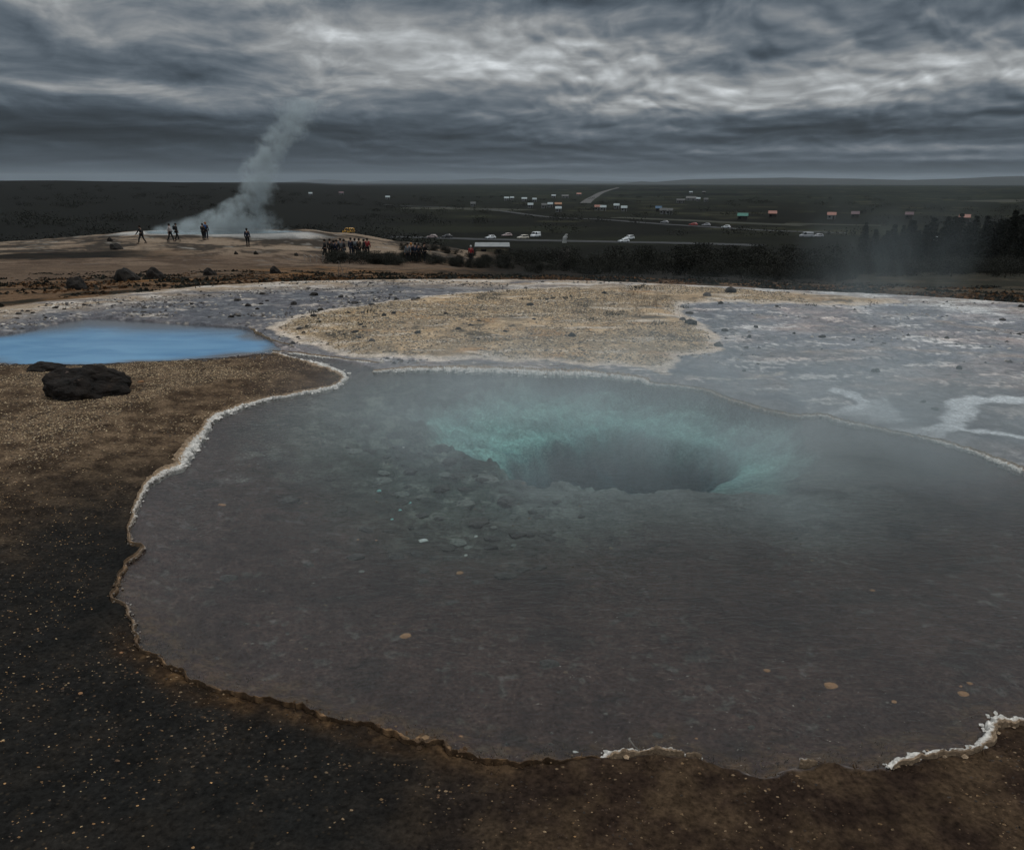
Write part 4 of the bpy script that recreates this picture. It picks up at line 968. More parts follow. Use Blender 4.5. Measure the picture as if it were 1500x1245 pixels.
# ------------------------------------------------------------------ dry grass, heath, scrub
M_DRY = mat('dry_grass', (.16, .10, .05), (.26, .18, .10), 3, .9)
M_TUFT = mat('dark_moss', (.022, .022, .014), (.05, .042, .022), 5, .95)
M_HEATH = mat('rust_heath', (.07, .035, .016), (.15, .075, .03), 2, .95)
M_SCRUB = mat('birch_scrub', (.010, .011, .009), (.022, .023, .016), 2, .95)
M_BARK = mat('bark', (.03, .026, .022), (.07, .06, .05), 8, .95)
def blades(n, rad, h, seed, wid=.01, lean=1.2, k=1):
    r_ = np.random.RandomState(seed)
    a = r_.rand(n)*6.283; rr = rad*np.sqrt(r_.rand(n)); bx, by = rr*np.cos(a), rr*np.sin(a)
    hh = h*(.4+.6*r_.rand(n)); la = r_.rand(n)*6.283; le = lean*hh*r_.rand(n)
    tx, ty = bx+np.cos(la)*le, by+np.sin(la)*le; wa = r_.rand(n)*6.283
    V = np.stack([np.stack([bx-np.cos(wa)*wid, by-np.sin(wa)*wid, np.zeros(n)], 1), np.stack([bx+np.cos(wa)*wid, by+np.sin(wa)*wid, np.zeros(n)], 1), np.stack([tx, ty, hh], 1)], 1)
    return V.reshape(-1, 3)
def tri_mesh(name, V, m, parent=None):
    return mesh_np(name, V, np.arange(len(V)).reshape(-1, 3), m, parent=parent)
def stuff_blades(name, pts, rad, h, nb, seed, m, wid, label, cat):
    out = []; z, _ = fields(pts[:, 0], pts[:, 1])
    for i, (x, y) in enumerate(pts):
        v = blades(nb, rad*(.5+rnd.random()), h*(.5+rnd.random()), seed+i, wid); out.append(v+np.array([x, y, z[i]-.01]))
    o = tri_mesh(name, np.concatenate(out), m); tag(o, label, cat, kind='stuff'); return o
pt = sample(9000, -28, 34, 16, 60, lambda x, y, F: (F['edge'] > .1)*ss(16, 2, F['edge'])*ss(-.2, .3, fbm(x*.3, y*.6, 4, 321)), 41)[:2600]
stuff_blades('heather', pt, .50, .05, 22, 500, M_HEATH, .07, 'rust brown heather along the back edge of the flats', 'heather')
pt = sample(9000, -28, 34, 16, 60, lambda x, y, F: (F['edge'] > .2)*ss(22, 4, F['edge'])*ss(-.1, .3, fbm(x*.3+7, y*.6, 4, 322)), 42)[:2600]
stuff_blades('low_scrub', pt, .50, .07, 24, 4500, M_SCRUB, .08, 'low dark scrub in patches behind the flats', 'scrub')
pt = sample(900, 1.2, 3.6, 14.5, 18.5, lambda x, y, F: ss(.1, .5, fbm(x*.9, y*.9, 3, 323)+.2), 43)[:60]
stuff_blades('dry_grass', pt, .10, .2, 6, 8000, M_DRY, .004, 'thin dry reddish grass stalks standing on the tan island', 'grass')
pt = sample(1500, -9, 12, 14, 20, lambda x, y, F: (F['dT'] < .2)*ss(.05, .5, fbm(x*.8, y*.9, 4, 324)), 44)[:170]
stuff_blades('moss', pt, .13, .07, 22, 9000, M_TUFT, .012, 'low dark moss cushions spotted over the tan island', 'moss')
# algae mat at the near shore
pt = sample(9000, -2.6, 2.6, 2.3, 4.2, lambda x, y, F: ss(.22, .02, np.abs(F['dM']+.05)), 45)[:420]
M_ALG = mat('brown_algae', (.05, .03, .017), (.14, .085, .04), 14, .8)
stuff_blades('algae_mat', pt, .035, .022, 12, 9500, M_ALG, .004, 'ragged brown algae fringe along the near shore', 'algae')

# crowns made of many small leaf faces
def leaf_cloud(n, fn, size, seed):
    r_ = np.random.RandomState(seed); out = []
    c = fn(r_, n); s = size*(.5+r_.rand(n))
    a = r_.randn(n, 3); a /= np.linalg.norm(a, axis=1)[:, None]; b = np.cross(a, r_.randn(n, 3)); b /= np.linalg.norm(b, axis=1)[:, None]
    V = np.stack([c+a*s[:, None], c-a*s[:, None]*.5+b*s[:, None]*.6, c-a*s[:, None]*.5-b*s[:, None]*.6], 1)
    return V.reshape(-1, 3)
def trunk_bm(h, r0, r1, seed, limbs=0, spread=.5, lean=.05):
    bm = bmesh.new(); r_ = random.Random(seed)
    def tube(p, q, ra, rb, n=6, seg=4):
        prev = None; d = (q-p); ax = d.normalized(); u = ax.orthogonal().normalized(); v = ax.cross(u)
        for i in range(seg+1):
            t = i/seg; c = p+d*t+Vector((r_.gauss(0, 1), r_.gauss(0, 1), 0))*lean*.15*(0 < i < seg)
            ring = [bm.verts.new(c+(u*math.cos(a)+v*math.sin(a))*(ra+(rb-ra)*t)) for a in [k*2*math.pi/n for k in range(n)]]
            if prev:
                for k in range(n): bm.faces.new((prev[k], prev[(k+1) % n], ring[(k+1) % n], ring[k]))
            prev = ring
    tube(Vector((0, 0, -.2)), Vector((0, 0, h)), r0, r1)
    for k in range(limbs):
        z = h*(.2+.7*k/max(limbs, 1)); a = r_.random()*6.28
        tube(Vector((0, 0, z)), Vector((math.cos(a)*spread, math.sin(a)*spread, z+h*.2)), r0*.5, r1*.4, 5, 2)
    return bm
def conifer(seed, H):
    e = empty('conifer')
    obj_bm('trunk', trunk_bm(H*.95, H*.02, .03, seed, 6, H*.1), M_BARK, e)
    def fn(r_, n):
        lv = r_.rand(n)**.75; tier = np.floor(lv*14)/14; z = H*(.06+.94*tier)+r_.rand(n)*H*.05
        rad = H*.19*(1-tier)**.85+.12; a = r_.rand(n)*6.283; bias = 1+.35*np.sin(a*3+seed+tier*9)
        q = rad*np.sqrt(r_.rand(n))*bias
        return np.stack([q*np.cos(a), q*np.sin(a), z-q*.35], 1)
    tri_mesh('crown', leaf_cloud(6000, fn, H*.013, seed), M_SCRUB, e)
    return e
def bush(seed, H, Wd, n=3800):
    e = empty('birch_shrub')
    obj_bm('trunk', trunk_bm(H*.7, H*.03, .012, seed, 7, Wd*.35), M_BARK, e)
    cl = np.random.RandomState(seed).randn(9, 3)*[Wd*.24, Wd*.24, H*.20]+[0, 0, H*.52]
    def fn(r_, n):
        i = r_.randint(0, 9, n); p = cl[i]+r_.randn(n, 3)*[Wd*.12, Wd*.12, H*.13]; p[:, 2] = np.clip(p[:, 2], .02, H*1.05); return p
    tri_mesh('crown', leaf_cloud(n, fn, H*.026, seed+1), M_SCRUB, e)
    return e
cons = [conifer(s, 10) for s in (1, 2, 3)]; ctrees = [tree_of(c) for c in cons]
bsh = [bush(s, 2, 2.4) for s in (11, 12, 13, 14)]; btrees = [tree_of(c) for c in bsh]
used = set()
def put(protos, trees, i, loc, s, rz, label, cat, group, sw=1.0):
    key = (id(protos), i % len(protos)); pr = protos[i % len(protos)]
    if key in used: o = copy_tree(pr, trees[i % len(protos)])
    else: o = pr; used.add(key)
    o.location = loc; o.scale = (s*sw, s*sw, s); o.rotation_euler = (0, 0, rz)
    tag(o, label, cat, group); return o
k = 0
for i in range(34):
    px = 1262+(i*7.3 % 250)+rnd.random()*8; r = 190+rnd.random()*75
    topy = 322-14*math.exp(-((px-1400)/60)**2)-18*ss(1430, 1500, px)+rnd.random()*26
    q = at(px, r); H = (EYE-r*tandep(px, topy))-q.z
    put(cons, ctrees, i, (q.x, q.y, q.z-.2), H/10, rnd.random()*6, ('dark conifer at the left end of the plantation behind the steam wisp' if px < 1330 else 'dark conifer of the plantation behind the pale blue white van' if px < 1410 else 'dark conifer in the right end of the plantation near the salmon roof'), 'tree', 'conifers in the plantation on the right', .9+rnd.random()*.4)
for i in range(190):
    px = 590+rnd.random()*650
    r = 46+rnd.random()**1.3*120
    if px < 720: r = 58+rnd.random()*28
    q = at(px, r)
    if px < 700: ty = 372+rnd.random()*16
    elif px < 800: ty = 360+rnd.random()**.7*32
    else: ty = 354+rnd.random()**.7*42
    if 700 < px < 735: ty = max(ty, 374)
    H = (EYE-r*tandep(px, ty))-q.z
    if r < 62 and px > 720: ty = 384+rnd.random()*12; H = (EYE-r*tandep(px, ty))-q.z
    H = max(.7, min(H, 4.2))
    put(bsh, btrees, i, (q.x, q.y, q.z-.1), H/2, rnd.random()*6, ('dark birch shrub at the left end of the thicket by the second group of people' if px < 700 else 'dark birch shrub in the thicket below the first parked white cars' if px < 800 else 'dark birch shrub in the thicket around the pale sculpture' if px < 870 else 'dark birch shrub in the thicket below the second pair of white cars' if px < 980 else 'dark birch shrub in the thicket below the green roof' if px < 1110 else 'dark birch shrub in the thicket by the three distant walkers'), 'shrub', 'birch shrubs in the thicket behind the flats', 1+rnd.random()*.5)
for i in range(60):
    px = 1190+rnd.random()*330; r = 70+rnd.random()*110; q = at(px, r); ty = 372+rnd.random()*22
    H = max(.6, min((EYE-r*tandep(px, ty))-q.z, 4)); put(bsh, btrees, i, (q.x, q.y, q.z-.1), H/2, rnd.random()*6, 'dark shrub on the open slope at the right', 'shrub', 'shrubs on the open slope at the right', 1+rnd.random()*.6)
for i in range(16):
    px = 470+rnd.random()*130; r = 55+rnd.random()*8; q = at(px, r); put(bsh, btrees, i, (q.x, q.y, q.z-.05), .3+.2*rnd.random(), rnd.random()*6, 'low dark shrub at the feet of the crowd on the left slope', 'shrub', 'low shrubs by the crowd', 1.5)
# far woodland masses as one body of leaf faces
def wood():
    pts = []
    r_ = np.random.RandomState(77)
    for i in range(1500):
        px = -60+r_.rand()*1650; r = 210+r_.rand()**1.6*900
        if px > 640 and r < 330: continue
        az = azpx(px, 330); x, y = math.sin(az)*r, math.cos(az)*r
        if float(fbm(x/90, y/60, 3, 331)) < (.02 if px < 640 else .16): continue
        pts.append((x, y))
    pts = np.array(pts); z, _ = fields(pts[:, 0], pts[:, 1]); out = []
    for i, (x, y) in enumerate(pts):
        H = 2.2+r_.rand()*2.5
        fn = lambda q, n: q.randn(n, 3)*[2.6, 2.0, H*.25]+[x, y, z[i]+H*.45]
        out.append(leaf_cloud(110, fn, .38, 1000+i))
    tag(tri_mesh('woodland', np.concatenate(out), M_SCRUB), 'dark low woodland spread over the plain beyond the mound', 'woodland', kind='stuff')
wood()

# ------------------------------------------------------------------ bent branch, rope fence, sculpture
M_TWIG = mat('weathered_wood', (.10, .09, .08), (.2, .18, .16), 10, .9)
def tube_obj(name, path, rad, m, parent=None, n=6):
    bm = bmesh.new(); prev = None; P = [Vector(p) for p in path]
    for i, p in enumerate(P):
        d = (P[min(i+1, len(P)-1)]-P[max(i-1, 0)]).normalized(); u = d.orthogonal().normalized(); v = d.cross(u)
        rr = rad if isinstance(rad, (int, float)) else rad[i]
        ring = [bm.verts.new(p+(u*math.cos(a)+v*math.sin(a))*rr) for a in [k*2*math.pi/n for k in range(n)]]
        if prev:
            for k in range(n): bm.faces.new((prev[k], prev[(k+1) % n], ring[(k+1) % n], ring[k]))
        else: bm.faces.new(ring[::-1])
        prev = ring
    bm.faces.new(prev)
    return obj_bm(name, bm, m, parent)
q = at(498, 26); e = empty('dead_shrub', q); tag(e, 'bare grey shrub with a sharply bent stem at the back of the flats', 'shrub')
s = 26/1133
tube_obj('stem', [(.14*1, 0, 0), (.10, 0, .25), (0, 0, .55), (-.02, 0, .58), (-.12, .02, .5)], [.012, .011, .01, .009, .007], M_TWIG, e)
tube_obj('stem', [(-.1, 0, 0), (-.03, 0, .2), (.0, 0, .56)], [.01, .009, .007], M_TWIG, e)
for k in range(7):
    a = rnd.random()*2-1; tube_obj('branch', [(a*.2, .03, 0), (a*.4-.1, .05, .15+.1*rnd.random()), (a*.55-.15, .05, .22+.2*rnd.random())], [.008, .006, .004], M_TWIG, e, 5)
M_ROPE = mat('pale_rope', (.25, .24, .22), (.35, .33, .3), 9, .9)
e = empty('rope_fence', at(447, 62)); tag(e, 'low rope fence with thin posts left of the crowd', 'fence')
prev = None
for k in range(5):
    a = at(446+k*9, 63-.4*k); l_ = a-e.location
    tube_obj('post', [(l_.x, l_.y, l_.z-.05), (l_.x, l_.y, l_.z+.55)], .022, M_ROPE, e)
    if prev is not None:
        mid = (prev+l_)/2; tube_obj('rope', [prev+Vector((0, 0, .5)), mid+Vector((0, 0, .36)), l_+Vector((0, 0, .5))], .016, M_ROPE, e, 5)
    prev = l_
# pale standing figure on a rocky plinth in the thicket
q = at(826, 118); zt = EYE-118*tandep(826, 342); zp = EYE-118*tandep(826, 355)
e = empty('sculpture', (q.x, q.y, q.z)); tag(e, 'pale upright stone sculpture on a dark rough plinth among the shrubs', 'sculpture')
pl = link_mesh('plinth', rock_mesh('plinth', 91, 3, .2, 5), M_ROCKG, e); pl.scale = (.95, .8, (zp-q.z)/1.15*1.0); pl.location = (0, 0, 0)
bm = bmesh.new(); prev = None; Hs = zt-zp
for (t, w, ox) in ((0, .34, 0), (.2, .28, .02), (.45, .30, .05), (.62, .36, .10), (.74, .28, .16), (.82, .16, .2), (.88, .2, .24), (.96, .22, .30), (1, .1, .3)):
    ring = [bm.verts.new((ox+math.cos(a)*w*(1+.12*math.sin(3*a)), math.sin(a)*w*.7, zp-q.z-.1+t*Hs)) for a in [k*2*math.pi/10 for k in range(10)]]
    if prev:
        for k in range(10): bm.faces.new((prev[k], prev[(k+1) % 10], ring[(k+1) % 10], ring[k]))
    prev = ring
bm.faces.new(prev)
obj_bm('figure', bm, mat('weathered_white_stone', (.3, .31, .3), (.42, .43, .42), 3, .8, .3), e, True)
# twig standing in the near water
q = hit(932, 1100); o = tube_obj('twig', [(q.x-.02, q.y+.08, q.z+.01), (q.x-.03, q.y+.05, q.z+.03), (q.x-.012, q.y, q.z+.03), (q.x+.01, q.y-.05, q.z+.04)], [.004, .004, .003, .002], M_TWIG); tag(o, 'thin curved twig in the water above the white near rim', 'twig')

# ------------------------------------------------------------------ people
def skin_mesh(name, verts, edges, radii, sub=1, root=0):
    me = bpy.data.meshes.new(name); me.from_pydata([tuple(v) for v in verts], edges, []); o = bpy.data.objects.new(name, me); COL.objects.link(o)
    o.modifiers.new('s', 'SKIN')
    for i, sv in enumerate(me.skin_vertices[0].data):
        r = radii[i]; sv.radius = (r, r) if isinstance(r, (int, float)) else r; sv.use_root = (i == root)
    o.modifiers.new('u', 'SUBSURF').levels = sub
    bpy.context.view_layer.update(); dg = bpy.context.evaluated_depsgraph_get()
    m2 = bpy.data.meshes.new_from_object(o.evaluated_get(dg)); m2.name = name
    COL.objects.unlink(o); bpy.data.objects.remove(o); bpy.data.meshes.remove(me)
    m2.polygons.foreach_set('use_smooth', [True]*len(m2.polygons))
    m2.materials.clear()
    return m2
def pose(step=.25, arms=((.08, .0), (-.08, .0)), bend=0.0, dbend=0.0, raise_r=False):
    """side-on figure facing +X; returns dict of joints"""
    J = {}
    hip = Vector((0, 0, .92-abs(step)*.06)); J['pelvis'] = hip
    sp_ = Vector((math.sin(bend), 0, math.cos(bend)))
    J['waist'] = hip+sp_*.14; J['chest'] = hip+sp_*.36; J['neck'] = hip+sp_*.54; J['head'] = J['neck']+Vector((.02+.05*bend, 0, .10)); J['crown'] = J['head']+Vector((0, 0, .13))
    for s, k in ((1, 'l'), (-1, 'r')):
        J['hip'+k] = hip+Vector((0, .10*s, -.04)); st = step*s
        J['knee'+k] = J['hip'+k]+Vector((st*.55+.05, 0, -.42)); J['ank'+k] = Vector((st*1.0-.02, .10*s, .09)); J['toe'+k] = J['ank'+k]+Vector((.18, .02*s, -.05))
        sh = J['neck']+Vector((0, .18*s, -.06))-sp_*.02; J['sh'+k] = sh
        a = arms[0 if s == 1 else 1]
        J['elb'+k] = sh+Vector((a[0], .05*s, -.27)); J['wri'+k] = J['elb'+k]+Vector((a[0]*.9+.08+a[1], 0, -.23+a[1]*.8))
    return J
def person(seed, J, jacket, trousers, hair, skinm, hat=None, bag=None):
    e = empty('person')
    names = list(J); vs = [J[n] for n in names]; ix = {n: i for i, n in enumerate(names)}
    R_ = {'pelvis': (.14, .11), 'waist': (.13, .10), 'chest': (.15, .11), 'neck': .055, 'head': (.085, .10), 'crown': .07}
    for k in 'lr': R_.update({'hip'+k: .085, 'knee'+k: .058, 'ank'+k: .042, 'toe'+k: .035, 'sh'+k: .06, 'elb'+k: .042, 'wri'+k: .028})
    ed = [('pelvis', 'waist'), ('waist', 'chest'), ('chest', 'neck'), ('neck', 'head'), ('head', 'crown')]
    for k in 'lr': ed += [('pelvis', 'hip'+k), ('hip'+k, 'knee'+k), ('knee'+k, 'ank'+k), ('ank'+k, 'toe'+k), ('chest', 'sh'+k), ('sh'+k, 'elb'+k), ('elb'+k, 'wri'+k)]
    E = [(ix[a], ix[b]) for a, b in ed]; rad = [R_[n] for n in names]
    for s, k in ((1, 'l'), (-1, 'r')):      # palm, five fingers
        w = J['wri'+k]; d = (J['wri'+k]-J['elb'+k]).normalized(); palm = w+d*.07
        vs.append(palm); rad.append(.024); ip = len(vs)-1; E.append((ix['wri'+k], ip))
        for f, (oy, ln) in enumerate(((-.03, .05), (-.018, .075), (0, .08), (.018, .075), (.03, .06))):
            vs.append(palm+d*ln*.55+Vector((oy, 0, 0))); rad.append(.009); vs.append(palm+d*ln+Vector((oy+.012, .006*s, 0))); rad.append(.008)
            E += [(ip, len(vs)-2), (len(vs)-2, len(vs)-1)]
    b = link_mesh('body', skin_mesh('body', vs, E, rad), skinm, e)
    # nose and face dimple kept tiny at this distance
    def sub(keys, edges, radm, name, m_):
        ii = {n: i for i, n in enumerate(keys)}
        return link_mesh(name, skin_mesh(name, [J[n] for n in keys], [(ii[a], ii[b]) for a, b in edges], [radm[n] for n in keys]), m_, e)
    g = 1.22
    jr = {'pelvis': (.165, .135), 'waist': (.16, .13), 'chest': (.18, .14), 'neck': .085}
    for k in 'lr': jr.update({'sh'+k: .08, 'elb'+k: .06, 'wri'+k: .048})
    sub(['pelvis', 'waist', 'chest', 'neck', 'shl', 'elbl', 'wril', 'shr', 'elbr', 'wrir'], [('pelvis', 'waist'), ('waist', 'chest'), ('chest', 'neck'), ('chest', 'shl'), ('shl', 'elbl'), ('elbl', 'wril'), ('chest', 'shr'), ('shr', 'elbr'), ('elbr', 'wrir')], jr, 'jacket', jacket)
    tr = {'pelvis': (.155, .125)}
    for k in 'lr': tr.update({'hip'+k: .10, 'knee'+k: .075, 'ank'+k: .06})
    sub(['pelvis', 'hipl', 'kneel', 'ankl', 'hipr', 'kneer', 'ankr'], [('pelvis', 'hipl'), ('hipl', 'kneel'), ('kneel', 'ankl'), ('pelvis', 'hipr'), ('hipr', 'kneer'), ('kneer', 'ankr')], tr, 'trousers', trousers)
    bm = bmesh.new(); bmesh.ops.create_icosphere(bm, subdivisions=2, radius=1)
    for v in bm.verts: v.co = Vector((v.co.x*.115, v.co.y*.105, v.co.z*.12))+J['head']+Vector((-.025, 0, .06))
    obj_bm('hair' if hat is None else 'hat', bm, hat or hair, e, True)
    for k in 'lr':
        bm = bmesh.new(); bmesh.ops.create_icosphere(bm, subdivisions=2, radius=1); c = (J['ank'+k]+J['toe'+k])/2
        for v in bm.verts: v.co = Vector((v.co.x*.15, v.co.y*.055, max(v.co.z, -.6)*.055))+Vector((c.x, c.y, .035))
        obj_bm('shoe', bm, trousers, e, True)
    if bag:
        bm = bmesh.new(); bmesh.ops.create_cube(bm, size=1)
        for v in bm.verts: v.co = Vector((v.co.x*.16, v.co.y*.28, v.co.z*.42))+J['chest']+Vector((-.22, 0, -.02))
        bmesh.ops.bevel(bm, geom=bm.edges[:], offset=.04, segments=2, affect='EDGES'); obj_bm('backpack', bm, bag, e, True)
    return e
MB = lambda n, c: mat(n, c, tuple(v*1.3 for v in c), 12, .85)
m_skin = MB('skin', (.28, .17, .12)); m_blk = MB('black_cloth', (.010, .011, .013)); m_navy = MB('navy_cloth', (.012, .018, .035)); m_gry = MB('grey_cloth', (.09, .10, .11)); m_wht = MB('white_cloth', (.40, .38, .38))
m_red = MB('red_cloth', (.22, .02, .025)); m_blu = MB('blue_cloth', (.02, .07, .20)); m_hair = MB('dark_hair', (.012, .009, .007)); m_ltb = MB('light_blue_cloth', (.06, .20, .30)); m_org = MB('orange_hat', (.30, .12, .03)); m_brn = MB('brown_cloth', (.05, .035, .025))
P1 = pose(.26); P2 = pose(-.22, ((-.08, 0), (.1, 0))); P3 = pose(.05, ((.06, .08), (.03, .05))); P4 = pose(.10, ((.12, .16), (.1, .12)), .06); P5 = pose(.32, ((.15, 0), (-.12, 0)), .12); P6 = pose(.02, ((.0, 0), (.02, 0)))
people = [ # px, r, feet y, rz deg, pose, jacket, trousers, hat, bag, label
 (208, 78, 180, P5, m_blk, m_blk, None, None, 'person in black striding left along the mound, leftmost walker'),
 (250, 80, 0, P1, m_wht, m_blk, None, None, 'person in a white top and dark trousers walking on the mound'),
 (259.5, 81, 0, P2, m_blk, m_blk, None, m_blk, 'person in dark clothes with a backpack walking behind the one in white'),
 (303, 82, 90, P6, m_navy, m_navy, m_org, m_blu, 'person in dark blue with an orange hat standing before the steaming spring'),
 (298.5, 81.5, 80, P3, m_blk, m_blk, None, None, 'person in black half hidden beside the one in dark blue'),
 (363.5, 76, 90, P6, m_navy, m_blk, None, None, 'person in dark clothes standing alone right of the steam'),
 (477, 65, 190, P1, m_blk, m_blk, None, None, 'person in black stepping left at the left end of the crowd'),
 (484.5, 66, 90, P6, m_blk, m_blk, None, None, 'slim person in black, second from the left in the crowd'),
 (490.5, 64, 60, P3, m_navy, m_blk, None, m_blk, 'broad person in dark blue near the left of the crowd'),
 (494.5, 64.5, 270, P6, m_blk, m_navy, None, None, 'person in black with navy trousers in the crowd'),
 (500, 67, 120, P4, m_gry, m_blk, None, None, 'person in a grey jacket in the middle of the crowd'),
 (505, 66, 200, P3, m_blk, m_gry, None, None, 'person in grey trousers in the middle of the crowd'),
 (515, 68, 80, P6, m_navy, m_navy, None, None, 'person all in navy right of the middle of the crowd'),
 (521, 67, 100, P4, m_blk, m_blk, None, m_gry, 'person in black with a grey backpack in the crowd'),
 (527, 68, 250, P3, m_brn, m_blk, None, None, 'person in a brown jacket leaning forward in the crowd'),
 (534, 68, 30, P1, m_blk, m_blk, None, None, 'person in black next to the red jacket'),
 (539, 68.5, 90, P3, m_red, m_blk, None, None, 'person in a red jacket at the right end of the crowd'),
 (598, 62, 270, P6, m_gry, m_blk, None, None, 'tall person in a grey jacket at the left of the second group'),
 (603, 64, 60, P6, m_blk, m_blk, m_org, None, 'person with an orange hat behind the tall one in grey'),
 (609, 63, 90, P3, m_navy, m_blk, None, None, 'person in navy in the second group'),
 (614, 63.5, 100, P6, m_blk, m_blk, None, None, 'person in black in the second group'),
 (622, 64, 40, P4, m_blk, m_blk, None, None, 'person in black at the right of the second group'),
 (690, 72, 90, P3, m_red, m_blk, m_wht, None, 'person in red with a white hood among the dark shrubs'),
 (1149, 232, 90, P6, m_blu, m_blk, None, None, 'distant person in a dark blue jacket on the grass below the plantation'),
 (1166, 232, 90, P6, m_red, m_blk, None, None, 'distant person in a red jacket on the grass below the plantation'),
 (1182, 232, 90, P6, m_ltb, m_blk, None, None, 'distant person in a light blue jacket on the grass below the plantation'),
]
for i, (px, r, rz, ps, ja, tr, hat, bag, lab) in enumerate(people):
    e = person(i, ps, ja, tr, m_hair, m_skin, hat, bag); q = at(px, r); e.location = (q.x, q.y, q.z-.01); e.rotation_euler = (0, 0, R(rz))
    s = .90+.07*rnd.random(); e.scale = (s, s, s)
    if 476 < px < 540: tag(e, lab, 'person', 'crowd on the slope')
    else: tag(e, lab, 'person')

# ------------------------------------------------------------------ vehicles
M_GLASS = mat('dark_window_glass', (.010, .012, .014), (.014, .017, .020), 3, .08, spec=.6)
M_TYRE = mat('tyre_rubber', (.010, .010, .011), (.016, .016, .016), 8, .9); M_RIMM = mat('wheel_metal', (.2, .2, .2), (.3, .3, .3), 8, .4, metal=.6)
M_LAMP = mat('headlamp_glass', (.35, .36, .36), (.5, .5, .5), 9, .2); M_TAIL = mat('tail_lamp', (.3, .01, .01), (.4, .02, .02), 9, .3)
def paint(n, c): return mat(n, c, tuple(v*1.06 for v in c), 2, .3, spec=.5, coat=.5)
P_WHT = paint('white_paint', (.66, .70, .72)); P_YEL = paint('yellow_paint', (.70, .36, .03)); P_SIL = paint('silver_paint', (.30, .31, .33)); P_BEI = paint('beige_paint', (.50, .46, .38)); P_RED = paint('red_paint', (.35, .05, .04)); P_DRK = paint('dark_paint', (.02, .022, .026)); P_PNK = paint('pinkish_paint', (.36, .28, .27))
def loft(stations, m_, name, parent):
    """station: x, [(y,z)...] half section from bottom to top"""
    bm = bmesh.new(); prev = None
    for (x, sec) in stations:
        pts = [(y, z) for y, z in sec]+[(-y, z) for y, z in reversed(sec)]
        ring = [bm.verts.new((x, y, z)) for y, z in pts]
        if prev:
            for k in range(len(ring)): bm.faces.new((prev[k], prev[(k+1) % len(ring)], ring[(k+1) % len(ring)], ring[k]))
        else: bm.faces.new(ring[::-1])
        prev = ring
    bm.faces.new(prev); bmesh.ops.recalc_face_normals(bm, faces=bm.faces[:])
    bmesh.ops.bevel(bm, geom=bm.edges[:], offset=.035, segments=2, affect='EDGES')
    return obj_bm(name, bm, m_, parent, True)
def panel(name, pts, m_, parent, th=.02):
    bm = bmesh.new(); P = [Vector(p) for p in pts]; nrm_ = (P[1]-P[0]).cross(P[2]-P[0]).normalized()*th
    a = [bm.verts.new(p+nrm_) for p in P]; b = [bm.verts.new(p-nrm_*.5) for p in P]; n = len(P)
    bm.faces.new(a); bm.faces.new(b[::-1])
    for i in range(n): bm.faces.new((a[i], b[i], b[(i+1) % n], a[(i+1) % n]))
    bmesh.ops.recalc_face_normals(bm, faces=bm.faces[:])
    return obj_bm(name, bm, m_, parent)
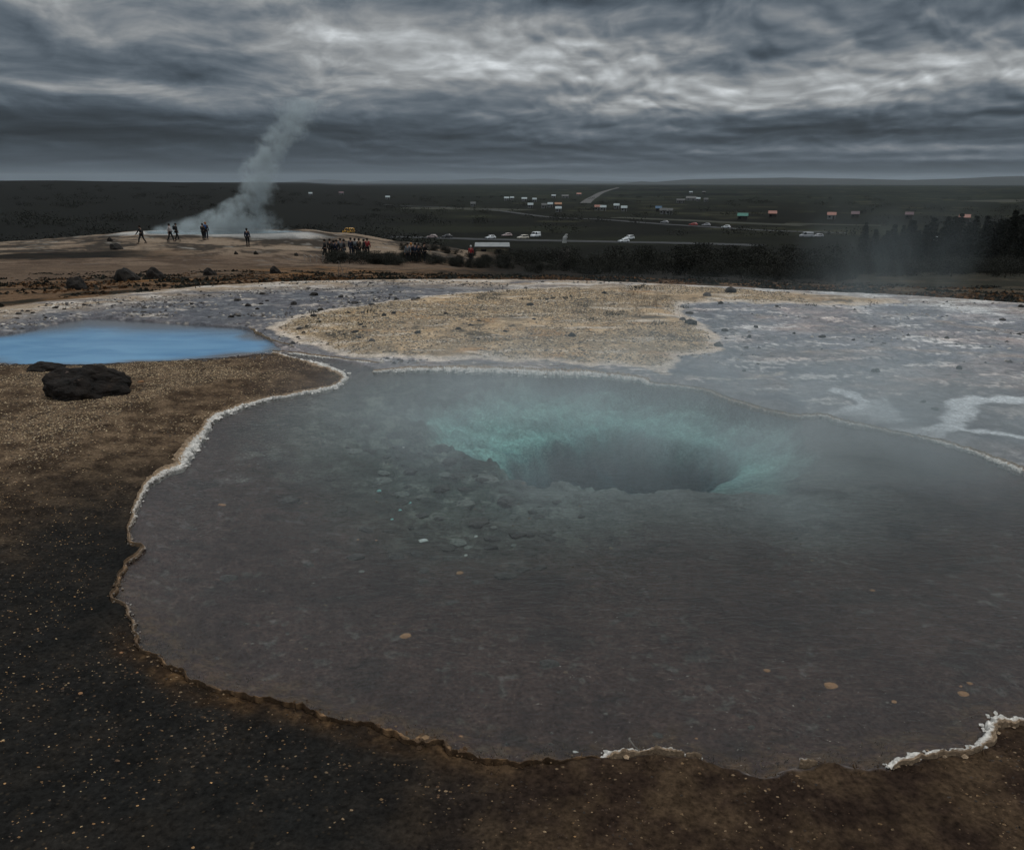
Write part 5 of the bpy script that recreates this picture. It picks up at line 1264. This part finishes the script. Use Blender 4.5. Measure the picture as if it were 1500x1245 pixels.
def vehicle(kind, pm, name):
    e = empty(name)
    S = {'suv': dict(L=4.5, W=.92, H=1.72, hood=1.05, belt=1.08, cowl=1.15, ws=.62, rear=4.32, rtop=4.1, wr=.36),
         'car': dict(L=4.2, W=.87, H=1.46, hood=.86, belt=.94, cowl=1.05, ws=.75, rear=4.0, rtop=3.55, wr=.31),
         'van': dict(L=5.2, W=.98, H=2.2, hood=1.2, belt=1.25, cowl=.75, ws=.6, rear=5.15, rtop=5.05, wr=.34)}[kind]
    L, Wd, H, hd, bl, cw, ws_, wr = S['L'], S['W'], S['H'], S['hood'], S['belt'], S['cowl'], S['ws'], S['wr']
    def sec(zb, zt, w): return [(w*.92, zb), (w, zb+.15), (w, (zb+zt)/2), (w*.95, zt)]
    loft([(L/2, sec(.35, hd-.22, Wd*.86)), (L/2-.15, sec(.28, hd-.1, Wd*.96)), (L/2-cw, sec(.25, hd, Wd)), (L/2-cw-.1, sec(.25, bl, Wd)), (-L/2+.3, sec(.25, bl, Wd)), (-L/2, sec(.35, bl-.06, Wd*.93))], pm, 'body', e)
    x1 = L/2-cw; x2 = x1-ws_; x3 = L/2-S['rtop']; x4 = L/2-S['rear']
    loft([(x1, [(Wd*.9, bl-.1), (Wd*.88, bl)]), (x2, [(Wd*.95, bl-.1), (Wd*.78, H-.03)]), ((x2+x3)/2, [(Wd*.95, bl-.1), (Wd*.80, H)]), (x3, [(Wd*.95, bl-.1), (Wd*.78, H-.04)]), (x4, [(Wd*.92, bl-.1), (Wd*.86, bl+.02)])], pm, 'roof', e)
    panel('windscreen', [(x1-.04, -Wd*.78, bl+.06), (x1-.04, Wd*.78, bl+.06), (x2+.04, Wd*.68, H-.12), (x2+.04, -Wd*.68, H-.12)], M_GLASS, e, .035)
    panel('rear_window', [(x4+.03, Wd*.74, bl+.08), (x4+.03, -Wd*.74, bl+.08), (x3-.03, -Wd*.66, H-.14), (x3-.03, Wd*.66, H-.14)], M_GLASS, e, .035)
    ends = [(x2-.05, (x2+x3)/2+.06), ((x2+x3)/2-.06, x3+.12)] if kind != 'van' else [(x2-.02, x2-.95)]
    for s in (1, -1):
        for (a, b) in ends:
            lo, hi = Wd*.925, Wd*.81
            panel('side_window', [(a+.16, s*lo, bl+.03), (b, s*lo, bl+.03), (b, s*hi, H-.14), (a, s*hi, H-.14)][::s], M_GLASS, e, .045)
        panel('headlight', [(L/2-.02, s*Wd*.8, hd-.34), (L/2-.02, s*Wd*.45, hd-.34), (L/2-.08, s*Wd*.45, hd-.18), (L/2-.08, s*Wd*.8, hd-.18)], M_LAMP, e, .05)
        panel('tail_light', [(-L/2+.01, s*Wd*.85, bl-.35), (-L/2+.01, s*Wd*.6, bl-.35), (-L/2+.01, s*Wd*.6, bl-.12), (-L/2+.01, s*Wd*.85, bl-.12)], M_TAIL, e, .03)
        for xx in (L/2-.85, -L/2+.85):
            bm = bmesh.new(); bmesh.ops.create_cone(bm, cap_ends=True, segments=18, radius1=wr, radius2=wr, depth=.22, matrix=Matrix.Translation((xx, s*(Wd-.08), wr))@Matrix.Rotation(math.pi/2, 4, 'X'))
            w_ = obj_bm('wheel', bm, M_TYRE, e)
            bm = bmesh.new(); bmesh.ops.create_cone(bm, cap_ends=True, segments=12, radius1=wr*.6, radius2=wr*.55, depth=.25, matrix=Matrix.Translation((xx, s*(Wd-.075), wr))@Matrix.Rotation(math.pi/2, 4, 'X'))
            obj_bm('rim', bm, M_RIMM, w_)
    return e
def platform(q, rz): pass
veh = [ # kind, px, py(base), paint, rz deg (0 = facing +X), label
 ('car', 718.5, 350.5, P_WHT, 215, 'white hatchback at the left of the parked cars on the plain', 'parked_car'),
 ('car', 742.5, 347.0, P_PNK, 200, 'small dull pinkish car behind the white hatchback', 'parked_car'),
 ('suv', 766, 350.8, P_BEI, 208, 'off white four wheel drive in the middle of the parked cars', 'parked_car'),
 ('van', 784.5, 348.0, P_WHT, 235, 'tall white van at the right end of the first parked group', 'parked_van'),
 ('car', 913.5, 355.5, P_WHT, 205, 'low white car in the front of the pair parked right of the sculpture', 'parked_car'),
 ('suv', 921.5, 351.5, P_WHT, 222, 'white four wheel drive right behind the low white car', 'parked_car'),
 ('van', 1371, 356.0, P_WHT, 180, 'pale blue white van seen from the side before the conifers', 'parked_van'),
 ('van', 511, 342.0, P_YEL, 187, 'yellow van with a dark window beyond the right shoulder of the mound', 'parked_van'),
 ('car', 973.5, 327.5, P_SIL, 150, 'distant silver car on the road below the blue roofed barn', 'car'),
 ('car', 1015.5, 330.8, P_RED, 150, 'distant red car on the road', 'car'),
 ('car', 1034.5, 331.4, P_SIL, 150, 'distant silver car following the red car', 'car'),
 ('car', 1063.5, 334.5, P_WHT, 150, 'distant pale car at the right end of the road queue', 'car'),
 ('van', 1181, 348.3, P_SIL, 180, 'grey van at the left of the two parked by the plantation', 'parked_van'),
 ('car', 1198, 348, P_SIL, 190, 'grey car at the right of the two parked by the plantation', 'parked_car'),
 ('car', 655, 349, P_DRK, 190, 'dark car on the grey road left of the parked cars', 'parked_car'),
 ('car', 633, 349.3, P_PNK, 185, 'dull pink car on the grey road behind the second group', 'parked_car'),
]
def plainpt(px, py):
    q = gp(px, py, PL)
    for _ in range(3): q = gp(px, py, height(q[0], q[1]))
    return Vector(q)
for (kind, px, py, pm, rz, lab, nm) in veh:
    e = vehicle(kind, pm, nm); q = plainpt(px, py); e.location = (q.x, q.y, q.z+.03); e.rotation_euler = (0, 0, R(rz)); tag(e, lab, 'van' if kind == 'van' else 'car')

# ------------------------------------------------------------------ roads, fields, buildings
def strip(name, pts, w, m_, dz=.06, kind='structure'):
    P = smooth_poly([plainpt(a, b)[:2] for a, b in pts], False, 8); V = []
    for i in range(len(P)):
        d = P[min(i+1, len(P)-1)]-P[max(i-1, 0)]; d = d/(np.hypot(*d)+1e-9); n_ = np.array([-d[1], d[0]])
        for s in (-1, 0, 1):
            q = P[i]+n_*s*w/2; V.append((q[0], q[1], 0))
    V = np.array(V); z, _ = fields(V[:, 0], V[:, 1]); V[:, 2] = z+dz+.08
    n = len(P); i = np.arange(n-1)[:, None]*3+np.arange(2)[None, :]
    Fc = np.stack([i, i+1, i+4, i+3], -1).reshape(-1, 4)
    tag(mesh_np(name, V, Fc, m_), kind=kind)
M_ASPH = mat('asphalt', (.022, .024, .026), (.036, .038, .04), .2, .9); M_DIRT = mat('pale_track', (.055, .056, .057), (.085, .083, .08), .1, .9); M_FLD = mat('dry_field', (.017, .019, .012), (.027, .028, .017), .02, .95)
strip('road', [(560,347.5),(620,348.5),(700,351),(800,353),(900,355),(1010,357),(1120,360)], 9, M_ASPH)
strip('road', [(560,300),(700,306),(800,318),(880,322),(960,328),(1040,333),(1120,338),(1240,342)], 7, M_ASPH)
strip('track', [(857,298),(868,290),(885,281),(905,275)], 11, M_DIRT)
strip('field', [(900,319),(960,321.5),(1000,323),(1080,327),(1180,331)], 16, M_FLD)
strip('field', [(1150,328),(1220,329.5),(1290,331)], 10, M_FLD)
strip('field', [(1440,296),(1500,294),(1560,293)], 60, M_FLD)
strip('field', [(590,305),(700,306.5),(760,309)], 40, M_FLD)
M_ROOFS = {'green': mat('green_sheet_roof', (.05, .17, .14), (.07, .21, .17), 1, .6), 'red': mat('red_sheet_roof', (.30, .15, .12), (.38, .19, .15), 1, .6), 'mauve': mat('mauve_sheet_roof', (.12, .08, .09), (.15, .10, .11), 1, .6), 'white': mat('white_sheet_roof', (.30, .36, .38), (.40, .45, .46), 1, .6), 'orange': mat('orange_sheet_roof', (.26, .13, .07), (.32, .17, .10), 1, .6), 'blue': mat('blue_sheet_roof', (.06, .12, .19), (.08, .15, .23), 1, .6), 'grey': mat('grey_sheet_roof', (.09, .10, .10), (.13, .13, .13), 1, .7)}
M_ROOFS['pale'] = mat('pale_sheet_roof', (.16, .175, .18), (.24, .25, .25), 1, .7)
M_WALLW = mat('white_render', (.14, .15, .155), (.20, .20, .20), 1, .9); M_WALLD = mat('dark_timber', (.03, .028, .026), (.05, .045, .04), 1, .9)
def house(px, py, wpx, roof, wall, lab, cat='house', tall=1.0):
    q = plainpt(px, py); r = math.hypot(q.x, q.y); w = max(4, wpx*.72/1133*r*.97); d = w*.5 if w < 30 else w*.3; h = 2.6*tall; rh = max(1.6, d*.42)
    if w > 30: h = 5*tall; rh = d*.35
    e = empty('farmhouse' if cat == 'house' else 'barn', (q.x, q.y, q.z-.1), math.atan2(q.x, q.y)*-1+R(rnd.uniform(-10, 10))); tag(e, lab, cat)
    bm = bmesh.new(); bmesh.ops.create_cube(bm, size=1, matrix=Matrix.Translation((0, 0, h/2))@Matrix.Diagonal((w, d, h, 1)))
    obj_bm('wall', bm, wall, e)
    bm = bmesh.new(); o_ = .35
    v = [bm.verts.new(p) for p in ((-w/2-o_, -d/2-o_, h-.05), (w/2+o_, -d/2-o_, h-.05), (w/2+o_, d/2+o_, h-.05), (-w/2-o_, d/2+o_, h-.05), (-w/2-o_, 0, h+rh), (w/2+o_, 0, h+rh))]
    for f in ((0, 1, 5, 4), (2, 3, 4, 5), (0, 4, 3), (1, 2, 5), (3, 2, 1, 0)): bm.faces.new([v[k] for k in f])
    rf = obj_bm('roof', bm, M_ROOFS[roof], e)
    nw = max(2, min(6, int(w/4)))
    for k in range(nw):
        x = -w/2+(k+.5)*w/nw
        if k == nw//2 and nw > 1:
            panel('door', [(x-.5, -d/2-.01, .05), (x+.5, -d/2-.01, .05), (x+.5, -d/2-.01, 2.1), (x-.5, -d/2-.01, 2.1)], M_WALLD, e, .05)
        else:
            panel('window', [(x-.6, -d/2-.01, 1.0), (x+.6, -d/2-.01, 1.0), (x+.6, -d/2-.01, 2.0), (x-.6, -d/2-.01, 2.0)], M_GLASS, e, .04)
    return e
H_ = [(568,292.5,8,'white','w','white farmhouse alone left of the far farms'),(500,285.5,9,'mauve','w','dull red roofed house beside the steam plume'),(455,287,4,'white','w','small white house just right of the steam plume'),
 (742,294,9,'white','w','long white building at the left of the far farms'),(750,293.5,4,'white','w','small white house right next to the long white one'),(768,295,10,'white','w','long white barn in the middle of the left far farms'),(783,296,3,'white','w','tiny white shed right of the long barn'),
 (777,305,6,'white','w','white house on the near side of the left far farms'),(797,305.5,5,'grey','w','grey shed right of the near white house'),(693,303,3,'grey','w','tiny grey shed in the dark heath'),
 (811,290,8,'white','w','white shed left of the pale farm'),(828,290.5,13,'grey','w','long grey roofed farm building on the far plain'),(848,287,9,'red','w','pinkish roofed house left of the pale track'),
 (806,304,6,'white','w','white house left of the orange roofed barn'),(817.5,304,13,'orange','d','orange roofed barn on the plain'),(818,311,2.5,'white','w','tiny white hut below the orange roofed barn'),
 (875,308.5,8,'red','w','pink roofed house in the middle farm'),(883.5,309,7,'white','w','white house beside the pink roofed one'),(914,310,10,'white','w','white house right of the middle farm'),(903,306,3,'white','w','tiny white shed above the middle farm'),
 (964.5,310.5,6,'blue','d','blue roofed barn on the plain'),(980,314.5,6,'grey','w','grey house right of the blue roofed barn'),(971,314,3,'grey','w','tiny grey shed by the blue roofed barn'),
 (1012,284,6,'white','w','white house on the far slope'),(1031,284,6,'grey','d','grey roofed barn on the far slope'),(1012,294,18,'grey','w','long grey farm on the right far plain'),(1022.5,295,6,'white','w','bright white house at the end of the long grey farm'),(1034,296,3,'grey','w','tiny shed right of the bright white house'),(994,297.5,5,'grey','w','small grey house left of the long grey farm'),(1000,297.5,3,'grey','w','tiny grey shed between the small grey house and the farm'),
 (1087.5,323,18,'green','d','green roofed barn, the widest roof on the right'),(1131,319,14,'red','d','bright salmon roofed cabin right of the green roof'),(1217.5,321.5,14,'red','w','salmon roofed cabin behind the steam'),(1252,320,13,'mauve','d','mauve roofed cabin right of the steam'),(1331,321,11,'mauve','d','mauve roofed cabin among the conifers'),(1412,325.5,16,'red','d','salmon roofed cabin at the right among conifers')]
for (px, py, w, ro, wa, lab) in H_:
    house(px, py, w, ro, M_WALLW if wa == 'w' else M_WALLD, lab, 'barn' if 'barn' in lab or 'shed' in lab or 'farm build' in lab else 'house')
# pale low service building near the crowd, partly behind shrubs
q = at(722, 150); e = empty('service_building', (q.x, q.y, EYE-150*tandep(722, 368)), -.02); tag(e, 'low pale roofed service building partly hidden by shrubs', 'building')
bm = bmesh.new(); bmesh.ops.create_cube(bm, size=1, matrix=Matrix.Translation((0, 0, -.4))@Matrix.Diagonal((6.2, 4, 2.6, 1))); obj_bm('wall', bm, mat('stone_wall', (.10, .085, .06), (.17, .145, .10), 2, .9, .4), e)
panel('roof', [(-3.3, -2.2, .95), (3.3, -2.2, .95), (3.1, 2.4, 1.35), (-3.5, 2.4, 1.35)], M_ROOFS['pale'], e, .08)
for x in (-1.6, 1.2): panel('window', [(x-.5, -2.01, -.3), (x+.5, -2.01, -.3), (x+.5, -2.01, .5), (x-.5, -2.01, .5)], M_GLASS, e, .04)

# ------------------------------------------------------------------ steam and haze
def steam_mat(name, build, color=(.80, .94, 1.0), step=.35):
    m = bpy.data.materials.new(name); m.use_nodes = True; t = NT(m.node_tree)
    out = t.n('ShaderNodeOutputMaterial'); pv = t.n('ShaderNodeVolumePrincipled')
    pv.inputs['Color'].default_value = color+(1,); pv.inputs['Anisotropy'].default_value = .0; pv.inputs['Density Attribute'].default_value = ''
    t.l(build(t), pv.inputs['Density']); t.l(pv.outputs[0], out.inputs['Volume'])
    try: m.cycles.volume_step_rate = step; m.cycles.homogeneous_volume = False
    except Exception: pass
    return m
def box(name, lo, hi, m_, label, cat='steam', origin=None):
    lo = Vector(lo); hi = Vector(hi); o_ = Vector(origin) if origin is not None else (lo+hi)/2
    V = [(x, y, z) for z in (lo.z, hi.z) for y in (lo.y, hi.y) for x in (lo.x, hi.x)]
    V = [(a-o_.x, b-o_.y, c-o_.z) for a, b, c in V]
    Fc = [(0, 2, 3, 1), (4, 5, 7, 6), (0, 1, 5, 4), (2, 6, 7, 3), (0, 4, 6, 2), (1, 3, 7, 5)]
    o = mesh_np(name, V, Fc, m_); o.location = o_; tag(o, label, cat, kind='stuff'); return o
# plume over the mound spring
PR = 90.0; p0 = Vector((MP[0], MP[1], MPZ)); sc_ = PR/1133*.96
def plume(t):
    tc = t.n('ShaderNodeTexCoord'); P = tc.outputs['Object']; sp_ = t.n('ShaderNodeSeparateXYZ'); t.l(P, sp_.inputs[0]); x, y, z = sp_.outputs
    # centre line: px(318 base .. 345 @ 0) leaning right
    zc = t.m('MAXIMUM', z, 0.0)
    cx = t.ramp(t.m('DIVIDE', zc, 16.0), [(0, .30), (.12, .42), (.25, .55), (.45, .64), (.7, .86), (1.0, 1.0)])
    cxs = t.m('SUBTRACT', t.m('MULTIPLY', cx, 16.0), 4.6)
    wd = t.ramp(t.m('DIVIDE', zc, 16.0), [(0, .78), (.07, .60), (.15, .30), (.25, .17), (.45, .20), (.7, .25), (1, .32)])
    wds = t.m('MULTIPLY', wd, 8.5)
    wn = t.n('ShaderNodeVectorMath', operation='SUBTRACT'); t.l(t.noise(P, .42, 5, .6, 0, col=True), wn.inputs[0]); wn.inputs[1].default_value = (.5, .5, .5)
    wsx = t.n('ShaderNodeSeparateXYZ'); t.l(wn.outputs[0], wsx.inputs[0])
    xx = t.m('DIVIDE', t.m('SUBTRACT', t.m('ADD', x, t.m('MULTIPLY', wsx.outputs[0], 5.0)), cxs), wds)
    yy = t.m('DIVIDE', t.m('ADD', y, t.m('MULTIPLY', wsx.outputs[1], 3.0)), 2.6)
    q = t.m('ADD', t.m('MULTIPLY', xx, xx), t.m('MULTIPLY', yy, yy))
    g = t.mr(q, 1.5, .05)
    n = t.mr(t.noise(P, .75, 6, .64, .3), .40, .68)
    fall = t.ramp(t.m('DIVIDE', zc, 16.0), [(0, 1.0), (.06, .8), (.14, .6), (.25, .62), (.45, .55), (.72, .34), (.88, .15), (1, 0)])
    low = t.mr(z, -.3, .1)
    d = t.m('MULTIPLY', t.m('MULTIPLY', g, n), t.m('MULTIPLY', fall, low))
    return t.m('MULTIPLY', d, 1.5)
top = EYE-PR*tandep(470, 165)
box('steam', (p0.x-9.5, p0.y-3.6, MPZ-.2), (p0.x+18, p0.y+4.4, top+1.0), steam_mat('plume_steam', plume, step=.45), 'white steam plume rising and leaning right from the spring on the mound', origin=(p0.x, p0.y, MPZ))
# thin veil over the hot pool
vc = gp(1020, 640)
def veil(t):
    tc = t.n('ShaderNodeTexCoord'); P = tc.outputs['Object']; sp_ = t.n('ShaderNodeSeparateXYZ'); t.l(P, sp_.inputs[0]); x, y, z = sp_.outputs
    q = t.m('ADD', t.m('POWER', t.m('ABSOLUTE', t.m('DIVIDE', x, 4.9)), 2.0), t.m('POWER', t.m('ABSOLUTE', t.m('DIVIDE', y, 3.2)), 2.0))
    g = t.mr(q, 1.0, .0)
    n = t.mr(t.noise(P, .8, 5, .55, .4), .22, .75)
    h = t.m('EXPONENT', t.m('MULTIPLY', z, -2.2))
    return t.m('MULTIPLY', t.m('MULTIPLY', g, n), t.m('MULTIPLY', h, .95))
box('steam', (vc[0]-4.9, vc[1]-3.2, .08), (vc[0]+4.9, vc[1]+3.2, 1.5), steam_mat('veil_steam', veil, step=.6), 'thin bluish steam veil hanging over the deep turquoise vent', origin=(vc[0], vc[1], .08))
# wisp drifting over the right-hand flats
wc = gp(1260, 470)
def wisp(t):
    tc = t.n('ShaderNodeTexCoord'); P = tc.outputs['Object']; sp_ = t.n('ShaderNodeSeparateXYZ'); t.l(P, sp_.inputs[0]); x, y, z = sp_.outputs
    xx = t.m('SUBTRACT', x, t.m('MULTIPLY', z, .22))
    q = t.m('ADD', t.m('POWER', t.m('DIVIDE', xx, t.m('ADD', 1.5, t.m('MULTIPLY', z, .25))), 2.0), t.m('POWER', t.m('DIVIDE', y, 1.6), 2.0))
    n = t.mr(t.noise(P, .55, 5, .6, .5), .34, .72)
    h = t.mr(z, 2.9, .4)
    return t.m('MULTIPLY', t.m('MULTIPLY', t.mr(q, 1.2, .0), n), t.m('MULTIPLY', h, .22))
box('steam', (wc[0]-2.6, wc[1]-1.8, .1), (wc[0]+3.4, wc[1]+1.8, 3.0), steam_mat('wisp_steam', wisp, step=.6), 'faint grey steam wisp rising over the right side of the flats', origin=(wc[0], wc[1], .1))

hm = bpy.data.materials.new('haze'); hm.use_nodes = True; t = NT(hm.node_tree)
out = t.n('ShaderNodeOutputMaterial'); pv = t.n('ShaderNodeVolumePrincipled'); pv.inputs['Color'].default_value = (.78, .90, 1.0, 1); pv.inputs['Density'].default_value = 2.2e-5
t.l(pv.outputs[0], out.inputs['Volume'])
allz = min(v[2] for v in (o.bound_box[0] for o in [ground]))
box('haze', (-24800, -24800, allz-1.0), (24800, 24800, 175), hm, 'thin bluish air over the whole plain', 'haze')
